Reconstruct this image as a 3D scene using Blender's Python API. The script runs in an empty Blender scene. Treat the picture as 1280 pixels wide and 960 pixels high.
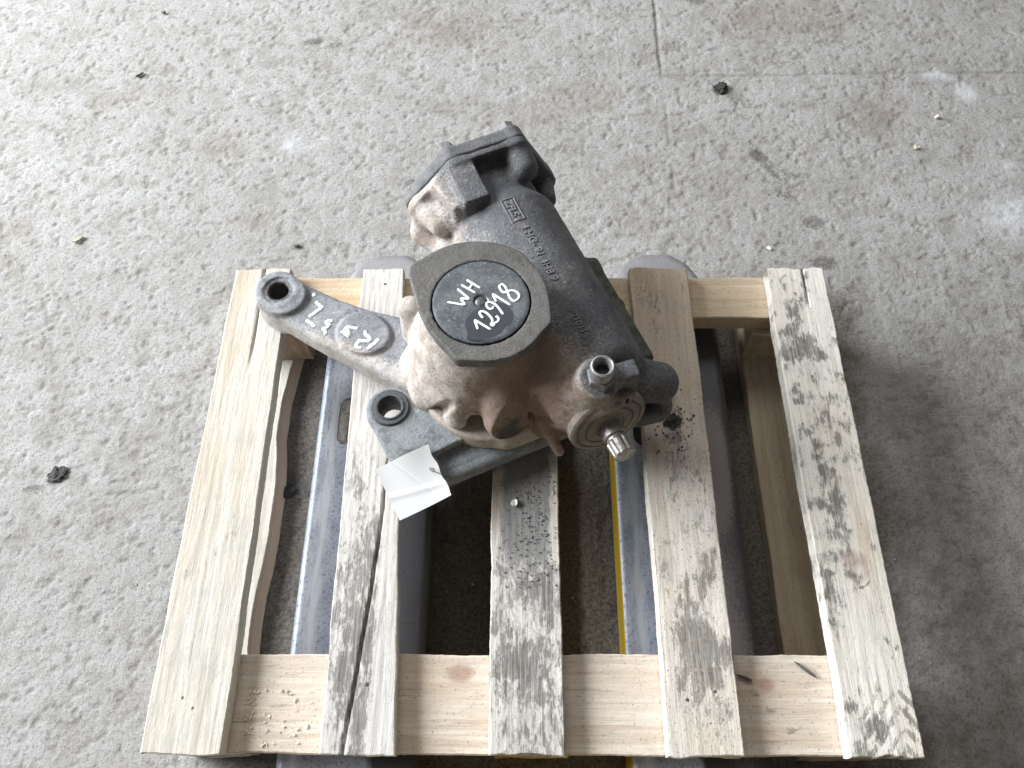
import bpy, bmesh, math, random
import numpy as np
from mathutils import Vector, Matrix
from mathutils.bvhtree import BVHTree

S = bpy.context.scene
C = S.collection
random.seed(7)

# ------------------------------------------------------------------ camera, world, lamps, exposure
GZ = 0.0                     # ground
DZ = 0.144                   # top of the pallet deck
cam = bpy.data.cameras.new('camera'); cam_o = bpy.data.objects.new('camera', cam); C.objects.link(cam_o)
cam.sensor_width = 36.0; cam.lens = 980 / 1280 * 36.0; cam.clip_start = 0.02; cam.clip_end = 60
R = np.array([[0.99991134, 0.00511822, -0.01229323], [0.00095317, 0.89330383, 0.44945248], [-0.01328199, 0.44942415, -0.89321975]])
cam_o.matrix_world = Matrix(((R[0][0], R[1][0], -R[2][0], -0.00689), (R[0][1], R[1][1], -R[2][1], -0.32022),
                             (R[0][2], R[1][2], -R[2][2], 0.88236 + DZ), (0, 0, 0, 1)))
S.camera = cam_o
S.view_settings.view_transform = 'Standard'; S.view_settings.look = 'None'
S.view_settings.gamma = 1.0; S.view_settings.exposure = 0.0; S.view_settings.use_curve_mapping = False

W = bpy.data.worlds.new('World'); S.world = W; W.use_nodes = True
bg = W.node_tree.nodes['Background']; bg.inputs[0].default_value = (1.0, 0.95, 0.90, 1); bg.inputs[1].default_value = 0.17

def area(name, loc, target, sx, sy, power, col):
    l = bpy.data.lights.new(name, 'AREA'); l.shape = 'RECTANGLE'; l.size = sx; l.size_y = sy; l.energy = power; l.color = col
    o = bpy.data.objects.new(name, l); C.objects.link(o); o.location = loc
    o.rotation_euler = (Vector(target) - Vector(loc)).to_track_quat('-Z', 'Y').to_euler()
    return o
# open hangar door to the left and behind, plus an added overhead fill that lifts the far floor
area('door_light', (-3.60, 1.25, 2.05), (0.0, 0.10, 0.1), 2.9, 1.9, 590, (0.94, 0.975, 1.0))
area('fill_light', (-0.3, 2.6, 3.2), (0.1, 0.3, 0.0), 2.6, 1.2, 50, (1.0, 0.975, 0.95))

# ------------------------------------------------------------------ numpy helpers
def _hash(ix, iy, iz, seed):
    h = (ix.astype(np.int64) * 374761393 + iy.astype(np.int64) * 668265263 + iz.astype(np.int64) * 2147483647 + seed * 974634777) & 0xffffffff
    h = ((h ^ (h >> 13)) * 1274126177) & 0xffffffff
    h = ((h ^ (h >> 16)) * 2246822519) & 0xffffffff
    return ((h ^ (h >> 15)) & 0xffff).astype(np.float32) / 65535.0
def vnoise(x, y, z=None, seed=0):
    """value noise in 0..1"""
    x = np.asarray(x, np.float64); y = np.asarray(y, np.float64)
    z2 = np.zeros_like(x) if z is None else np.asarray(z, np.float64)
    ix, iy, iz = np.floor(x), np.floor(y), np.floor(z2)
    fx, fy, fz = x - ix, y - iy, z2 - iz
    fx = fx * fx * (3 - 2 * fx); fy = fy * fy * (3 - 2 * fy); fz = fz * fz * (3 - 2 * fz)
    out = 0
    for k in ((0, 1) if z is not None else (0,)):
        wz = 1.0 if z is None else (fz if k else 1 - fz)
        a = _hash(ix, iy, iz + k, seed); b = _hash(ix + 1, iy, iz + k, seed)
        c = _hash(ix, iy + 1, iz + k, seed); d = _hash(ix + 1, iy + 1, iz + k, seed)
        out = out + wz * ((a * (1 - fx) + b * fx) * (1 - fy) + (c * (1 - fx) + d * fx) * fy)
    return out
def fbm(x, y, z=None, seed=0, oct=4, gain=0.5):
    s, a, t = 0, 1.0, 0.0
    for o in range(oct):
        f = 2.03 ** o
        s = s + a * vnoise(x * f, y * f, None if z is None else z * f, seed + o * 17); t += a; a *= gain
    return s / t
def sstep(a, b, x):
    t = np.clip((x - a) / (b - a), 0, 1); return t * t * (3 - 2 * t)
def blob(x, y, cx, cy, rx, ry=None, rot=0.0):
    ry = rx if ry is None else ry
    c, s = math.cos(rot), math.sin(rot); dx, dy = x - cx, y - cy
    return np.clip(1 - np.sqrt(((c * dx + s * dy) / rx) ** 2 + ((-s * dx + c * dy) / ry) ** 2), 0, 1)

def mesh_np(name, v, quads, smooth=False, attrs=None, sharp=None):
    me = bpy.data.meshes.new(name)
    v = np.asarray(v, np.float32); q = np.asarray(quads, np.int32)
    n, k = q.shape
    me.vertices.add(len(v)); me.vertices.foreach_set('co', v.ravel())
    me.loops.add(n * k); me.loops.foreach_set('vertex_index', q.ravel())
    me.polygons.add(n); me.polygons.foreach_set('loop_start', np.arange(0, n * k, k, dtype=np.int32))
    me.polygons.foreach_set('loop_total', np.full(n, k, np.int32))
    me.polygons.foreach_set('use_smooth', np.full(n, smooth, bool))
    me.update(calc_edges=True); me.validate()
    if attrs:
        for an, av in attrs.items():
            a = me.attributes.new(an, 'FLOAT', 'POINT'); a.data.foreach_set('value', np.asarray(av, np.float32).ravel())
    if sharp is not None: me.set_sharp_from_angle(angle=sharp)
    return me

# ------------------------------------------------------------------ object helpers
def link(name, me, mat=None, parent=None, loc=None, rot=None):
    o = bpy.data.objects.new(name, me); C.objects.link(o)
    if mat is not None and me is not None:
        me.materials.clear(); me.materials.append(mat)
    if parent is not None: o.parent = parent
    if loc is not None: o.location = loc
    if rot is not None: o.rotation_euler = rot
    return o
def tag(o, label=None, cat=None, group=None, kind=None):
    if label: o['label'] = label
    if cat: o['category'] = cat
    if group: o['group'] = group
    if kind: o['kind'] = kind
    return o
def thing(name, label, cat, loc=(0, 0, 0), rz=0.0, group=None):
    o = bpy.data.objects.new(name, None); C.objects.link(o); o.location = loc; o.rotation_euler = (0, 0, rz)
    o.empty_display_size = 0.05
    return tag(o, label, cat, group)

# ------------------------------------------------------------------ node helper
class NT:
    def __init__(s, name):
        s.m = bpy.data.materials.new(name); s.m.use_nodes = True; s.t = s.m.node_tree; s.N = s.t.nodes; s.L = s.t.links
        s.b = s.N['Principled BSDF']; s.co = s.N.new('ShaderNodeTexCoord').outputs['Object']
    def put(s, sock, v):
        if isinstance(v, bpy.types.NodeSocket): s.L.new(v, sock)
        elif isinstance(v, (tuple, list)) and len(v) == 3 and sock.type == 'RGBA': sock.default_value = (*v, 1)
        else: sock.default_value = v
    def map(s, scale=(1, 1, 1), loc=(0, 0, 0), rot=(0, 0, 0), src=None):
        n = s.N.new('ShaderNodeMapping'); s.L.new(src or s.co, n.inputs[0])
        n.inputs[1].default_value = loc; n.inputs[2].default_value = rot; n.inputs[3].default_value = scale
        return n.outputs[0]
    def noise(s, vec, scale, detail=4, rough=0.5, dist=0.0):
        n = s.N.new('ShaderNodeTexNoise'); s.L.new(vec, n.inputs['Vector'])
        n.inputs['Scale'].default_value = scale; n.inputs['Detail'].default_value = detail
        n.inputs['Roughness'].default_value = rough; n.inputs['Distortion'].default_value = dist
        return n.outputs['Fac']
    def voro(s, vec, scale, feat='F1'):
        n = s.N.new('ShaderNodeTexVoronoi'); n.feature = feat; s.L.new(vec, n.inputs['Vector']); n.inputs['Scale'].default_value = scale
        return n.outputs['Distance']
    def wave(s, vec, scale, dist, detail=3, dscale=1.0, direction='X'):
        n = s.N.new('ShaderNodeTexWave'); n.bands_direction = direction; s.L.new(vec, n.inputs['Vector'])
        n.inputs['Scale'].default_value = scale; n.inputs['Distortion'].default_value = dist
        n.inputs['Detail'].default_value = detail; n.inputs['Detail Scale'].default_value = dscale
        return n.outputs['Fac']
    def rng(s, v, a, b, lo=0.0, hi=1.0, smooth=True):
        n = s.N.new('ShaderNodeMapRange'); n.interpolation_type = 'SMOOTHSTEP' if smooth else 'LINEAR'
        s.put(n.inputs[0], v); n.inputs[1].default_value = a; n.inputs[2].default_value = b
        n.inputs[3].default_value = lo; n.inputs[4].default_value = hi
        return n.outputs[0]
    def math(s, op, a, b=0.0, clamp=False):
        n = s.N.new('ShaderNodeMath'); n.operation = op; n.use_clamp = clamp; s.put(n.inputs[0], a); s.put(n.inputs[1], b)
        return n.outputs[0]
    def mix(s, f, a, b, mode='MIX'):
        n = s.N.new('ShaderNodeMix'); n.data_type = 'RGBA'; n.blend_type = mode
        s.put(n.inputs[0], f); s.put(n.inputs[6], a); s.put(n.inputs[7], b)
        return n.outputs[2]
    def attr(s, name):
        n = s.N.new('ShaderNodeAttribute'); n.attribute_name = name; return n.outputs['Fac']
    def bump(s, h, strength, dist, prev=None):
        n = s.N.new('ShaderNodeBump'); n.inputs['Strength'].default_value = strength; n.inputs['Distance'].default_value = dist
        s.L.new(h, n.inputs['Height'])
        if prev is not None: s.L.new(prev, n.inputs['Normal'])
        return n.outputs[0]
    def out(s, col, rough=0.7, metal=0.0, normal=None, spec=0.5):
        s.put(s.b.inputs['Base Color'], col); s.put(s.b.inputs['Roughness'], rough); s.put(s.b.inputs['Metallic'], metal)
        s.put(s.b.inputs['Specular IOR Level'], spec)
        if normal is not None: s.L.new(normal, s.b.inputs['Normal'])
        return s.m

# ------------------------------------------------------------------ materials
def mat_ground():
    t = NT('rough_concrete'); p = t.co
    big = t.noise(p, 3.0, 5, 0.6); mid = t.noise(p, 30, 7, 0.68); fine = t.noise(p, 230, 5, 0.68); grit = t.noise(p, 620, 3, 0.6)
    col = t.mix(t.rng(big, 0.35, 0.65), (0.292, 0.288, 0.284), (0.338, 0.335, 0.333))
    col = t.mix(t.rng(mid, 0.42, 0.66), col, (0.255, 0.242, 0.224))
    col = t.mix(t.math('MULTIPLY', t.rng(fine, 0.51, 0.62), 0.72), col, (0.175, 0.167, 0.156))
    col = t.mix(t.math('MULTIPLY', t.rng(grit, 0.52, 0.66), 0.65), col, (0.46, 0.455, 0.45))
    scr = t.noise(t.map(scale=(1, 0.06, 1), rot=(0, 0, -0.62), src=p), 26, 7, 0.7, 0.4); scr2 = t.noise(t.map(scale=(1, 0.05, 1), rot=(0, 0, 1.05), src=p), 40, 6, 0.7, 0.3)
    col = t.mix(t.rng(scr, 0.52, 0.74, 0, 0.40), col, (0.20, 0.19, 0.178))
    col = t.mix(t.rng(scr2, 0.56, 0.74, 0, 0.40), col, (0.43, 0.425, 0.42))
    # dirt lies in the pits of the worn surface
    h = t.attr('relief')
    col = t.mix(t.math('MULTIPLY', t.rng(h, 0.50, 0.22), 0.45), col, (0.185, 0.172, 0.156))
    brn = t.math('ADD', t.attr('brown'), t.math('MULTIPLY', t.math('SUBTRACT', mid, 0.5), 0.9))
    col = t.mix(t.rng(brn, 0.22, 0.75, 0, 0.62), col, (0.19, 0.160, 0.132))
    oil_shade = t.math('ADD', t.attr('oil_shade'), t.math('MULTIPLY', t.math('SUBTRACT', mid, 0.5), 0.55))
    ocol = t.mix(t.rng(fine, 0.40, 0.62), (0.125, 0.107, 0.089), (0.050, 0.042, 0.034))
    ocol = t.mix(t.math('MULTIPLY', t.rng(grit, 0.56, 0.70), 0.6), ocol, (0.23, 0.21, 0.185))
    col = t.mix(t.rng(oil_shade, 0.12, 0.85, 0, 0.92), col, ocol)
    sp = t.math('ADD', t.attr('spot'), t.math('MULTIPLY', t.math('SUBTRACT', fine, 0.5), 1.0))
    col = t.mix(t.rng(sp, 0.28, 0.70, 0, 0.75), col, (0.085, 0.078, 0.072))
    wh = t.math('ADD', t.attr('lime'), t.math('MULTIPLY', t.math('SUBTRACT', mid, 0.5), 1.3))
    col = t.mix(t.rng(wh, 0.3, 0.8, 0, 0.75), col, (0.52, 0.525, 0.55))
    n = t.bump(fine, 0.6, 0.0024); n = t.bump(grit, 0.5, 0.0011, n)
    return t.out(col, t.rng(oil_shade, 0.2, 0.9, 0.9, 0.62), 0, n, 0.3)

def mat_wood(name, light, dark, grey, dirt, seed, weather=0.5, speck=0.5, ringamt=0.5, speckcol=(0.10, 0.085, 0.07), scuff=0.55):
    """grain runs along local Y; point attributes dirt / knot / tread / warm are marks with their own shape"""
    t = NT(name); p = t.map(loc=(seed * 3.1, seed * 1.7, seed * 0.9))
    g = t.map(scale=(1, 0.055, 0.7), src=p); g2 = t.map(scale=(1, 0.02, 1), src=p); gd = t.map(scale=(1, 0.38, 1), src=p)
    kn = t.attr('knot')
    ring = t.wave(g, 34, 9.0, 4, 1.4)
    n1 = t.noise(g, 70, 6, 0.62, 0.6); fib = t.noise(g2, 620, 4, 0.7); big = t.noise(gd, 9, 4, 0.55)
    dn = t.noise(gd, 60, 10, 0.78, 0.5); dn2 = t.noise(gd, 190, 7, 0.76); sp = t.noise(p, 330, 3, 0.55)
    col = t.mix(t.rng(n1, 0.36, 0.66), light, dark)
    col = t.mix(t.math('MULTIPLY', t.rng(ring, 0.55, 0.95), ringamt * 0.8), col, dark)
    col = t.mix(t.rng(big, 0.42 - 0.3 * (weather - 0.5), 0.72 - 0.3 * (weather - 0.5), 0, 0.8 * weather), col, grey)
    col = t.mix(t.math('MULTIPLY', t.rng(fib, 0.5, 0.72), 0.38), col, tuple(c * 0.42 for c in dark))
    col = t.mix(t.math('MULTIPLY', t.attr('warm'), 0.75), col, (0.46, 0.30, 0.18))
    col = t.mix(t.rng(kn, 0.25, 0.62, 0, 0.82), col, (0.34, 0.22, 0.165))
    # grime
    a = t.attr('dirt')
    d0 = t.math('ADD', dn, t.math('MULTIPLY', t.math('SUBTRACT', a, 0.5), 0.85))
    d1 = t.math('ADD', d0, t.math('MULTIPLY', t.math('SUBTRACT', dn2, 0.5), 0.9))
    m = t.math('MULTIPLY', t.rng(d1, 0.50, 0.66), t.rng(fib, 0.34, 0.54, 0.45, 1.0))
    wash = t.rng(d0, 0.42, 0.80, 0, 0.55)
    col = t.mix(wash, col, tuple(0.55 * g_ + 0.45 * d_ for g_, d_ in zip(grey, dirt)))
    dcol = t.mix(t.rng(dn2, 0.40, 0.62), tuple(c * 0.75 for c in dirt), tuple(c * 1.35 for c in dirt))
    col = t.mix(t.math('MULTIPLY', m, 0.92), col, dcol)
    sc1 = t.noise(t.map(scale=(1, 0.07, 1), rot=(0, 0, 0.62), src=p), 150, 5, 0.7, 0.3); sc2 = t.noise(t.map(scale=(1, 0.10, 1), rot=(0, 0, -0.35), src=p), 110, 5, 0.7, 0.3)
    col = t.mix(t.math('MULTIPLY', t.rng(t.math('MAXIMUM', sc1, sc2), 0.60, 0.72), scuff), col, tuple(c * 1.5 for c in dirt))
    mot = t.noise(p, 38, 7, 0.7)
    col = t.mix(t.rng(mot, 0.46, 0.70, 0, 0.34), col, tuple(c * 0.62 for c in grey))
    tr = t.math('ADD', t.attr('tread'), t.math('ADD', t.math('MULTIPLY', t.math('SUBTRACT', dn2, 0.5), 1.8), t.math('MULTIPLY', t.math('SUBTRACT', dn, 0.5), 1.8)))
    col = t.mix(t.rng(tr, 0.46, 0.80, 0, 0.75), col, (0.17, 0.155, 0.135))
    dust = t.math('ADD', t.attr('dust'), t.math('MULTIPLY', t.math('SUBTRACT', dn2, 0.5), 1.0))
    col = t.mix(t.rng(dust, 0.30, 0.72, 0, 0.9), col, (0.185, 0.180, 0.178))
    col = t.mix(t.math('MULTIPLY', t.rng(sp, 0.60, 0.70), speck), col, speckcol)
    n = t.bump(fib, 0.35, 0.0010); n = t.bump(dn2, 0.30, 0.0012, n); n = t.bump(ring, 0.10, 0.0008, n)
    n = t.bump(dust, 0.35, 0.0012, n)
    return t.out(col, 0.78, 0, n, 0.25)

def mat_iron(name, base, base2, dustc, grit=0.5, bumpd=0.0012, rough=0.66, metal=0.0):
    """sand-cast iron: dark skin, caked dust, rust bloom, oily dirt, painted shade and salt-and-pepper grain"""
    t = NT(name); p = t.co
    n1 = t.noise(p, 17, 6, 0.62); n2 = t.noise(p, 80, 7, 0.70); n3 = t.noise(p, 330, 6, 0.75); v = t.noise(p, 820, 3, 0.6); w = t.noise(t.map(loc=(3, 1, 7)), 48, 6, 0.72)
    def c5(x): return t.math('SUBTRACT', x, 0.5)
    def ad(*a):
        o = a[0]
        for q in a[1:]: o = t.math('ADD', o, q)
        return o
    def mu(x, k): return t.math('MULTIPLY', x, k)
    col = t.mix(t.rng(n1, 0.36, 0.64), base, base2)
    col = t.mix(mu(t.rng(n2, 0.48, 0.66), 0.55), col, tuple(c * 0.45 for c in base))
    d = ad(t.attr('dust'), mu(c5(n1), 0.5), mu(c5(n2), 1.0), mu(c5(n3), 1.3))
    dc = t.mix(t.rng(w, 0.40, 0.62), dustc, tuple(c * f for c, f in zip(dustc, (0.70, 0.63, 0.58))))
    col = t.mix(t.rng(d, 0.22, 0.95, 0, 0.93), col, dc)
    ru = ad(t.attr('rust'), mu(c5(n2), 0.9), mu(c5(w), 0.9))
    col = t.mix(t.rng(ru, 0.25, 0.90, 0, 0.82), col, (0.185, 0.115, 0.082))
    gr = ad(t.attr('grime_shade'), mu(c5(n2), 0.9), mu(c5(w), 0.5))
    grm = t.rng(gr, 0.25, 0.75, 0, 0.92)
    col = t.mix(grm, col, (0.024, 0.021, 0.018))
    col = t.mix(mu(t.rng(n3, 0.56, 0.68), 0.65 * grit), col, tuple(min(1, c * 2.2 + 0.05) for c in base2))
    col = t.mix(mu(t.rng(n3, 0.44, 0.33), 0.70), col, tuple(c * 0.25 for c in base))
    col = t.mix(mu(t.rng(v, 0.63, 0.70), grit), col, (0.52, 0.50, 0.48))
    n = t.bump(n3, 0.9, bumpd * 1.2); n = t.bump(n2, 0.5, bumpd * 2.4, n)
    ro = t.math('SUBTRACT', t.rng(n2, 0.35, 0.65, rough - 0.16, rough + 0.12), mu(grm, 0.22))
    return t.out(col, ro, metal, n, 0.5)

def mat_plain(name, col, rough=0.6, metal=0.0, var=0.25, scale=60, bump=0.0003, spec=0.5):
    t = NT(name); n1 = t.noise(t.co, scale, 5, 0.6); n2 = t.noise(t.co, scale * 7, 3, 0.6)
    c = t.mix(t.rng(n1, 0.35, 0.68), col, tuple(x * (1 - var) for x in col))
    return t.out(c, t.rng(n1, 0.3, 0.7, rough * 0.85, min(1, rough * 1.15)), metal, t.bump(n2, 0.5, bump), spec)

def mat_fork(name, dark):
    t = NT(name); p = t.co; st = t.map(scale=(1, 0.12, 1))
    n1 = t.noise(p, 16, 5, 0.6); n2 = t.noise(st, 120, 6, 0.7); n3 = t.noise(p, 240, 5, 0.7)
    steel = t.mix(t.rng(n1, 0.35, 0.65), (0.40, 0.45, 0.56), (0.54, 0.60, 0.72))  # bluish tint puts the reflected sky into the base colour
    steel = t.mix(t.math('MULTIPLY', t.rng(n3, 0.50, 0.64), 0.75), steel, (0.16, 0.175, 0.215))
    wear_sheen = t.math('ADD', t.attr('wear_sheen'), t.math('MULTIPLY', t.math('SUBTRACT', n2, 0.5), 1.3))
    steel = t.mix(t.rng(wear_sheen, 0.4, 0.85, 0, 0.85), steel, (0.80, 0.84, 0.92))
    gr = t.math('ADD', t.attr('grime_shade'), t.math('MULTIPLY', t.math('SUBTRACT', n1, 0.5), 1.2))
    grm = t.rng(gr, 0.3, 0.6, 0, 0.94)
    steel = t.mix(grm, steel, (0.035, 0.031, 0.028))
    ds = t.math('ADD', t.attr('dusty'), t.math('MULTIPLY', t.math('SUBTRACT', n3, 0.5), 1.1))
    steel = t.mix(t.rng(ds, 0.35, 0.8, 0, 0.8), steel, (0.19, 0.175, 0.165))
    pt = t.math('ADD', t.attr('paint'), t.math('MULTIPLY', t.math('SUBTRACT', n2, 0.5), 0.7))
    steel = t.mix(t.rng(pt, 0.45, 0.55), steel, (0.60, 0.40, 0.03))
    return t.out(steel, 0.42, 0.25, t.bump(n3, 0.35, 0.0006), 0.5)

def mat_cap():
    t = NT('galvanised_cover'); p = t.co
    n1 = t.noise(p, 45, 6, 0.65); n2 = t.noise(p, 300, 5, 0.7); n3 = t.voro(t.map(), 700)
    col = t.mix(t.rng(n1, 0.38, 0.62), (0.050, 0.058, 0.067), (0.105, 0.118, 0.130))
    col = t.mix(t.math('MULTIPLY', t.rng(n2, 0.54, 0.68), 0.6), col, (0.26, 0.28, 0.295))
    gr = t.math('ADD', t.attr('oil_shade'), t.math('MULTIPLY', t.math('SUBTRACT', n1, 0.5), 0.8))
    col = t.mix(t.rng(gr, 0.38, 0.52, 0, 0.9), col, (0.018, 0.024, 0.034))
    return t.out(col, 0.42, 0.2, t.bump(n2, 0.25, 0.0004), 0.5)

M_GROUND = mat_ground()
M_IRON = mat_iron('cast_iron_housing', (0.064, 0.070, 0.082), (0.094, 0.098, 0.108), (0.51, 0.465, 0.43))
M_COVER = mat_iron('cast_iron_cover', (0.095, 0.097, 0.104), (0.14, 0.139, 0.142), (0.40, 0.36, 0.33))
M_RING = mat_iron('cast_iron_ring', (0.080, 0.077, 0.074), (0.112, 0.107, 0.102), (0.36, 0.32, 0.28), 0.35, 0.0006)
M_ARM = mat_iron('forged_arm', (0.185, 0.192, 0.215), (0.28, 0.285, 0.30), (0.52, 0.50, 0.48), 0.8, 0.0013)
M_BRACKET = mat_iron('painted_bracket', (0.155, 0.175, 0.190), (0.215, 0.230, 0.240), (0.36, 0.36, 0.35), 0.7, 0.0011)
M_OLIVE = mat_iron('olive_bracket', (0.060, 0.066, 0.055), (0.085, 0.090, 0.075), (0.22, 0.20, 0.17), 0.3, 0.0009)
M_PALE = mat_iron('dusty_ring', (0.33, 0.29, 0.25), (0.42, 0.37, 0.32), (0.50, 0.44, 0.38), 0.3, 0.0008)
M_FLANGE = mat_iron('dusty_flange', (0.17, 0.15, 0.13), (0.26, 0.225, 0.195), (0.36, 0.31, 0.265), 0.4, 0.0008)
M_BOLT = mat_iron('bolt_steel', (0.125, 0.127, 0.132), (0.19, 0.19, 0.195), (0.36, 0.33, 0.30), 0.4, 0.0006)
M_BRIGHT = mat_plain('bright_steel', (0.40, 0.38, 0.36), 0.46, 0.7, 0.5, 140)
M_LETTER = mat_iron('cast_letters', (0.16, 0.163, 0.172), (0.20, 0.20, 0.205), (0.40, 0.37, 0.35), 0.5)
M_ZINC = mat_plain('worn_zinc', (0.33, 0.325, 0.32), 0.46, 0.65, 0.5, 190)
M_BORE = mat_plain('dark_bore', (0.018, 0.016, 0.015), 0.6)
M_RUBBER = mat_plain('bushing', (0.075, 0.080, 0.088), 0.55, 0.3, 0.45, 260, 0.0007)
M_PAINT = mat_plain('white_paint', (0.86, 0.90, 0.91), 0.5, 0, 0.05)
M_CHALK = mat_iron('chalk_marks', (0.66, 0.72, 0.70), (0.76, 0.80, 0.78), (0.7, 0.7, 0.7), 0.2)
M_PAPER = mat_plain('white_paper', (0.90, 0.91, 0.93), 0.7, 0, 0.03, 20, 0.0001, 0.3)
M_WIRE = mat_plain('tie_wire', (0.10, 0.10, 0.105), 0.4, 0.8)
M_NAIL = mat_plain('nail_head', (0.12, 0.105, 0.095), 0.55, 0.5)
M_GLUE = mat_plain('roller_nylon', (0.055, 0.05, 0.047), 0.5)
M_FORKL = mat_fork('fork_steel_worn', 0); M_FORKR = mat_fork('fork_steel_grimy', 1)
M_CAP = mat_cap()
M_CLOD = mat_iron('dirt_clod', (0.020, 0.020, 0.021), (0.05, 0.05, 0.05), (0.2, 0.2, 0.2), 0.5, 0.002)
M_CHIPD = mat_plain('dark_chip', (0.11, 0.10, 0.10), 0.7)
M_CHIPL = mat_plain('pale_chip', (0.78, 0.72, 0.58), 0.7)
M_CRUMB = mat_plain('white_crumb', (0.88, 0.88, 0.86), 0.7)
M_STRAW = mat_plain('straw_chip', (0.50, 0.49, 0.40), 0.7)

# ------------------------------------------------------------------ SDF modelling
class SDF:
    """signed distance field on a lattice, polygonised with surface nets"""
    def __init__(s, lo, hi, h):
        s.lo = np.array(lo, float); s.h = h; s.n = np.ceil((np.array(hi) - s.lo) / h).astype(int) + 1
        s.v = np.full(tuple(s.n), 0.05, np.float32)
        s.ax = [(s.lo[i] + h * np.arange(s.n[i])).astype(np.float32) for i in range(3)]
    def _win(s, lo, hi):
        sl = []
        for i in range(3):
            a = int(max(0, math.floor((lo[i] - s.lo[i]) / s.h))); b = int(min(s.n[i], math.ceil((hi[i] - s.lo[i]) / s.h) + 1))
            sl.append(slice(a, max(a, b)))
        g = np.ix_(s.ax[0][sl[0]], s.ax[1][sl[1]], s.ax[2][sl[2]])
        return tuple(sl), g
    def add(s, f, lo, hi, k=0.0, mode='u'):
        m = 0.012 + k
        sl, (x, y, z) = s._win(np.array(lo) - m, np.array(hi) + m)
        if s.v[sl].size == 0: return
        d = f(x, y, z).astype(np.float32); a = s.v[sl]
        if mode == 'd': d = -d
        if mode == 'u':
            if k > 0:
                hh = np.clip(0.5 + 0.5 * (a - d) / k, 0, 1); s.v[sl] = a * (1 - hh) + d * hh - k * hh * (1 - hh)
            else: s.v[sl] = np.minimum(a, d)
        else:
            if k > 0:
                hh = np.clip(0.5 - 0.5 * (a - d) / k, 0, 1); s.v[sl] = a * (1 - hh) + d * hh + k * hh * (1 - hh)
            else: s.v[sl] = np.maximum(a, d)
    # primitives -----------------------------------------------------------
    def cone(s, a, b, ra, rb, k=0.0, mode='u', rnd=0.002):
        """capped cone from a to b (edges rounded by rnd)"""
        a = np.array(a, float); b = np.array(b, float); L = np.linalg.norm(b - a); u = (b - a) / L
        def f(x, y, z):
            px, py, pz = x - a[0], y - a[1], z - a[2]
            t = px * u[0] + py * u[1] + pz * u[2]
            q = np.sqrt(np.maximum(px * px + py * py + pz * pz - t * t, 0))
            r = ra + (rb - ra) * np.clip(t / L, 0, 1)
            dr = (q - r) * (L / math.hypot(L, ra - rb)) + rnd; dt = np.maximum(-t, t - L) + rnd
            return np.minimum(np.maximum(dr, dt), 0) + np.sqrt(np.maximum(dr, 0) ** 2 + np.maximum(dt, 0) ** 2) - rnd
        rm = max(ra, rb); e = np.sqrt(np.maximum(1 - u * u, 0)) * rm
        s.add(f, np.minimum(a, b) - e, np.maximum(a, b) + e, k, mode)
    def cap(s, a, b, ra, rb, k=0.0, mode='u'):
        a = np.array(a, float); b = np.array(b, float); ba = b - a; bb = float(ba @ ba) or 1e-9
        def f(x, y, z):
            px, py, pz = x - a[0], y - a[1], z - a[2]
            t = np.clip((px * ba[0] + py * ba[1] + pz * ba[2]) / bb, 0, 1)
            return np.sqrt((px - t * ba[0]) ** 2 + (py - t * ba[1]) ** 2 + (pz - t * ba[2]) ** 2) - (ra + (rb - ra) * t)
        rm = max(ra, rb); s.add(f, np.minimum(a, b) - rm, np.maximum(a, b) + rm, k, mode)
    def box(s, c, half, rz=0.0, k=0.0, mode='u', rnd=0.002, tilt=(0, 0)):
        Rm = np.array((Matrix.Rotation(rz, 3, 'Z') @ Matrix.Rotation(tilt[0], 3, 'X') @ Matrix.Rotation(tilt[1], 3, 'Y')))
        c = np.array(c, float); hf = np.array(half, float) - rnd
        def f(x, y, z):
            px, py, pz = x - c[0], y - c[1], z - c[2]
            q = [np.abs(px * Rm[0, i] + py * Rm[1, i] + pz * Rm[2, i]) - hf[i] for i in range(3)]
            return np.sqrt(sum(np.maximum(w, 0) ** 2 for w in q)) + np.minimum(np.maximum(q[0], np.maximum(q[1], q[2])), 0) - rnd
        ext = np.abs(Rm) @ np.array(half); s.add(f, c - ext, c + ext, k, mode)
    def poly(s, pts, z0, z1, k=0.0, mode='u', rnd=0.003, axis='z', ofs=0.0):
        """2D polygon extruded along z (or along y with axis='y': polygon in x,z)"""
        P = np.array(pts, float)
        def f(x, y, z):
            if axis == 'z': u, v, w = x, y, z
            else: u, v, w = x, z, y
            d = np.full(np.broadcast(u, v).shape, 1e9); sg = np.ones(d.shape)
            for i in range(len(P)):
                A, B = P[i], P[i - 1]; e = B - A
                wu, wv = u - A[0], v - A[1]
                t = np.clip((wu * e[0] + wv * e[1]) / (e @ e), 0, 1)
                d = np.minimum(d, (wu - e[0] * t) ** 2 + (wv - e[1] * t) ** 2)
                c1, c2 = v >= A[1], v < B[1]; c3 = e[0] * wv > e[1] * wu
                fl = (c1 & c2 & c3) | (~c1 & ~c2 & ~c3)
                sg = np.where(fl, -sg, sg)
            d2 = sg * np.sqrt(d) - ofs + rnd; dz = np.maximum(z0 - w, w - z1) + rnd
            return np.minimum(np.maximum(d2, dz), 0) + np.sqrt(np.maximum(d2, 0) ** 2 + np.maximum(dz, 0) ** 2) - rnd
        lo2, hi2 = P.min(0) - ofs, P.max(0) + ofs
        if axis == 'z': s.add(f, (lo2[0], lo2[1], z0), (hi2[0], hi2[1], z1), k, mode)
        else: s.add(f, (lo2[0], z0, lo2[1]), (hi2[0], z1, hi2[1]), k, mode)
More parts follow.
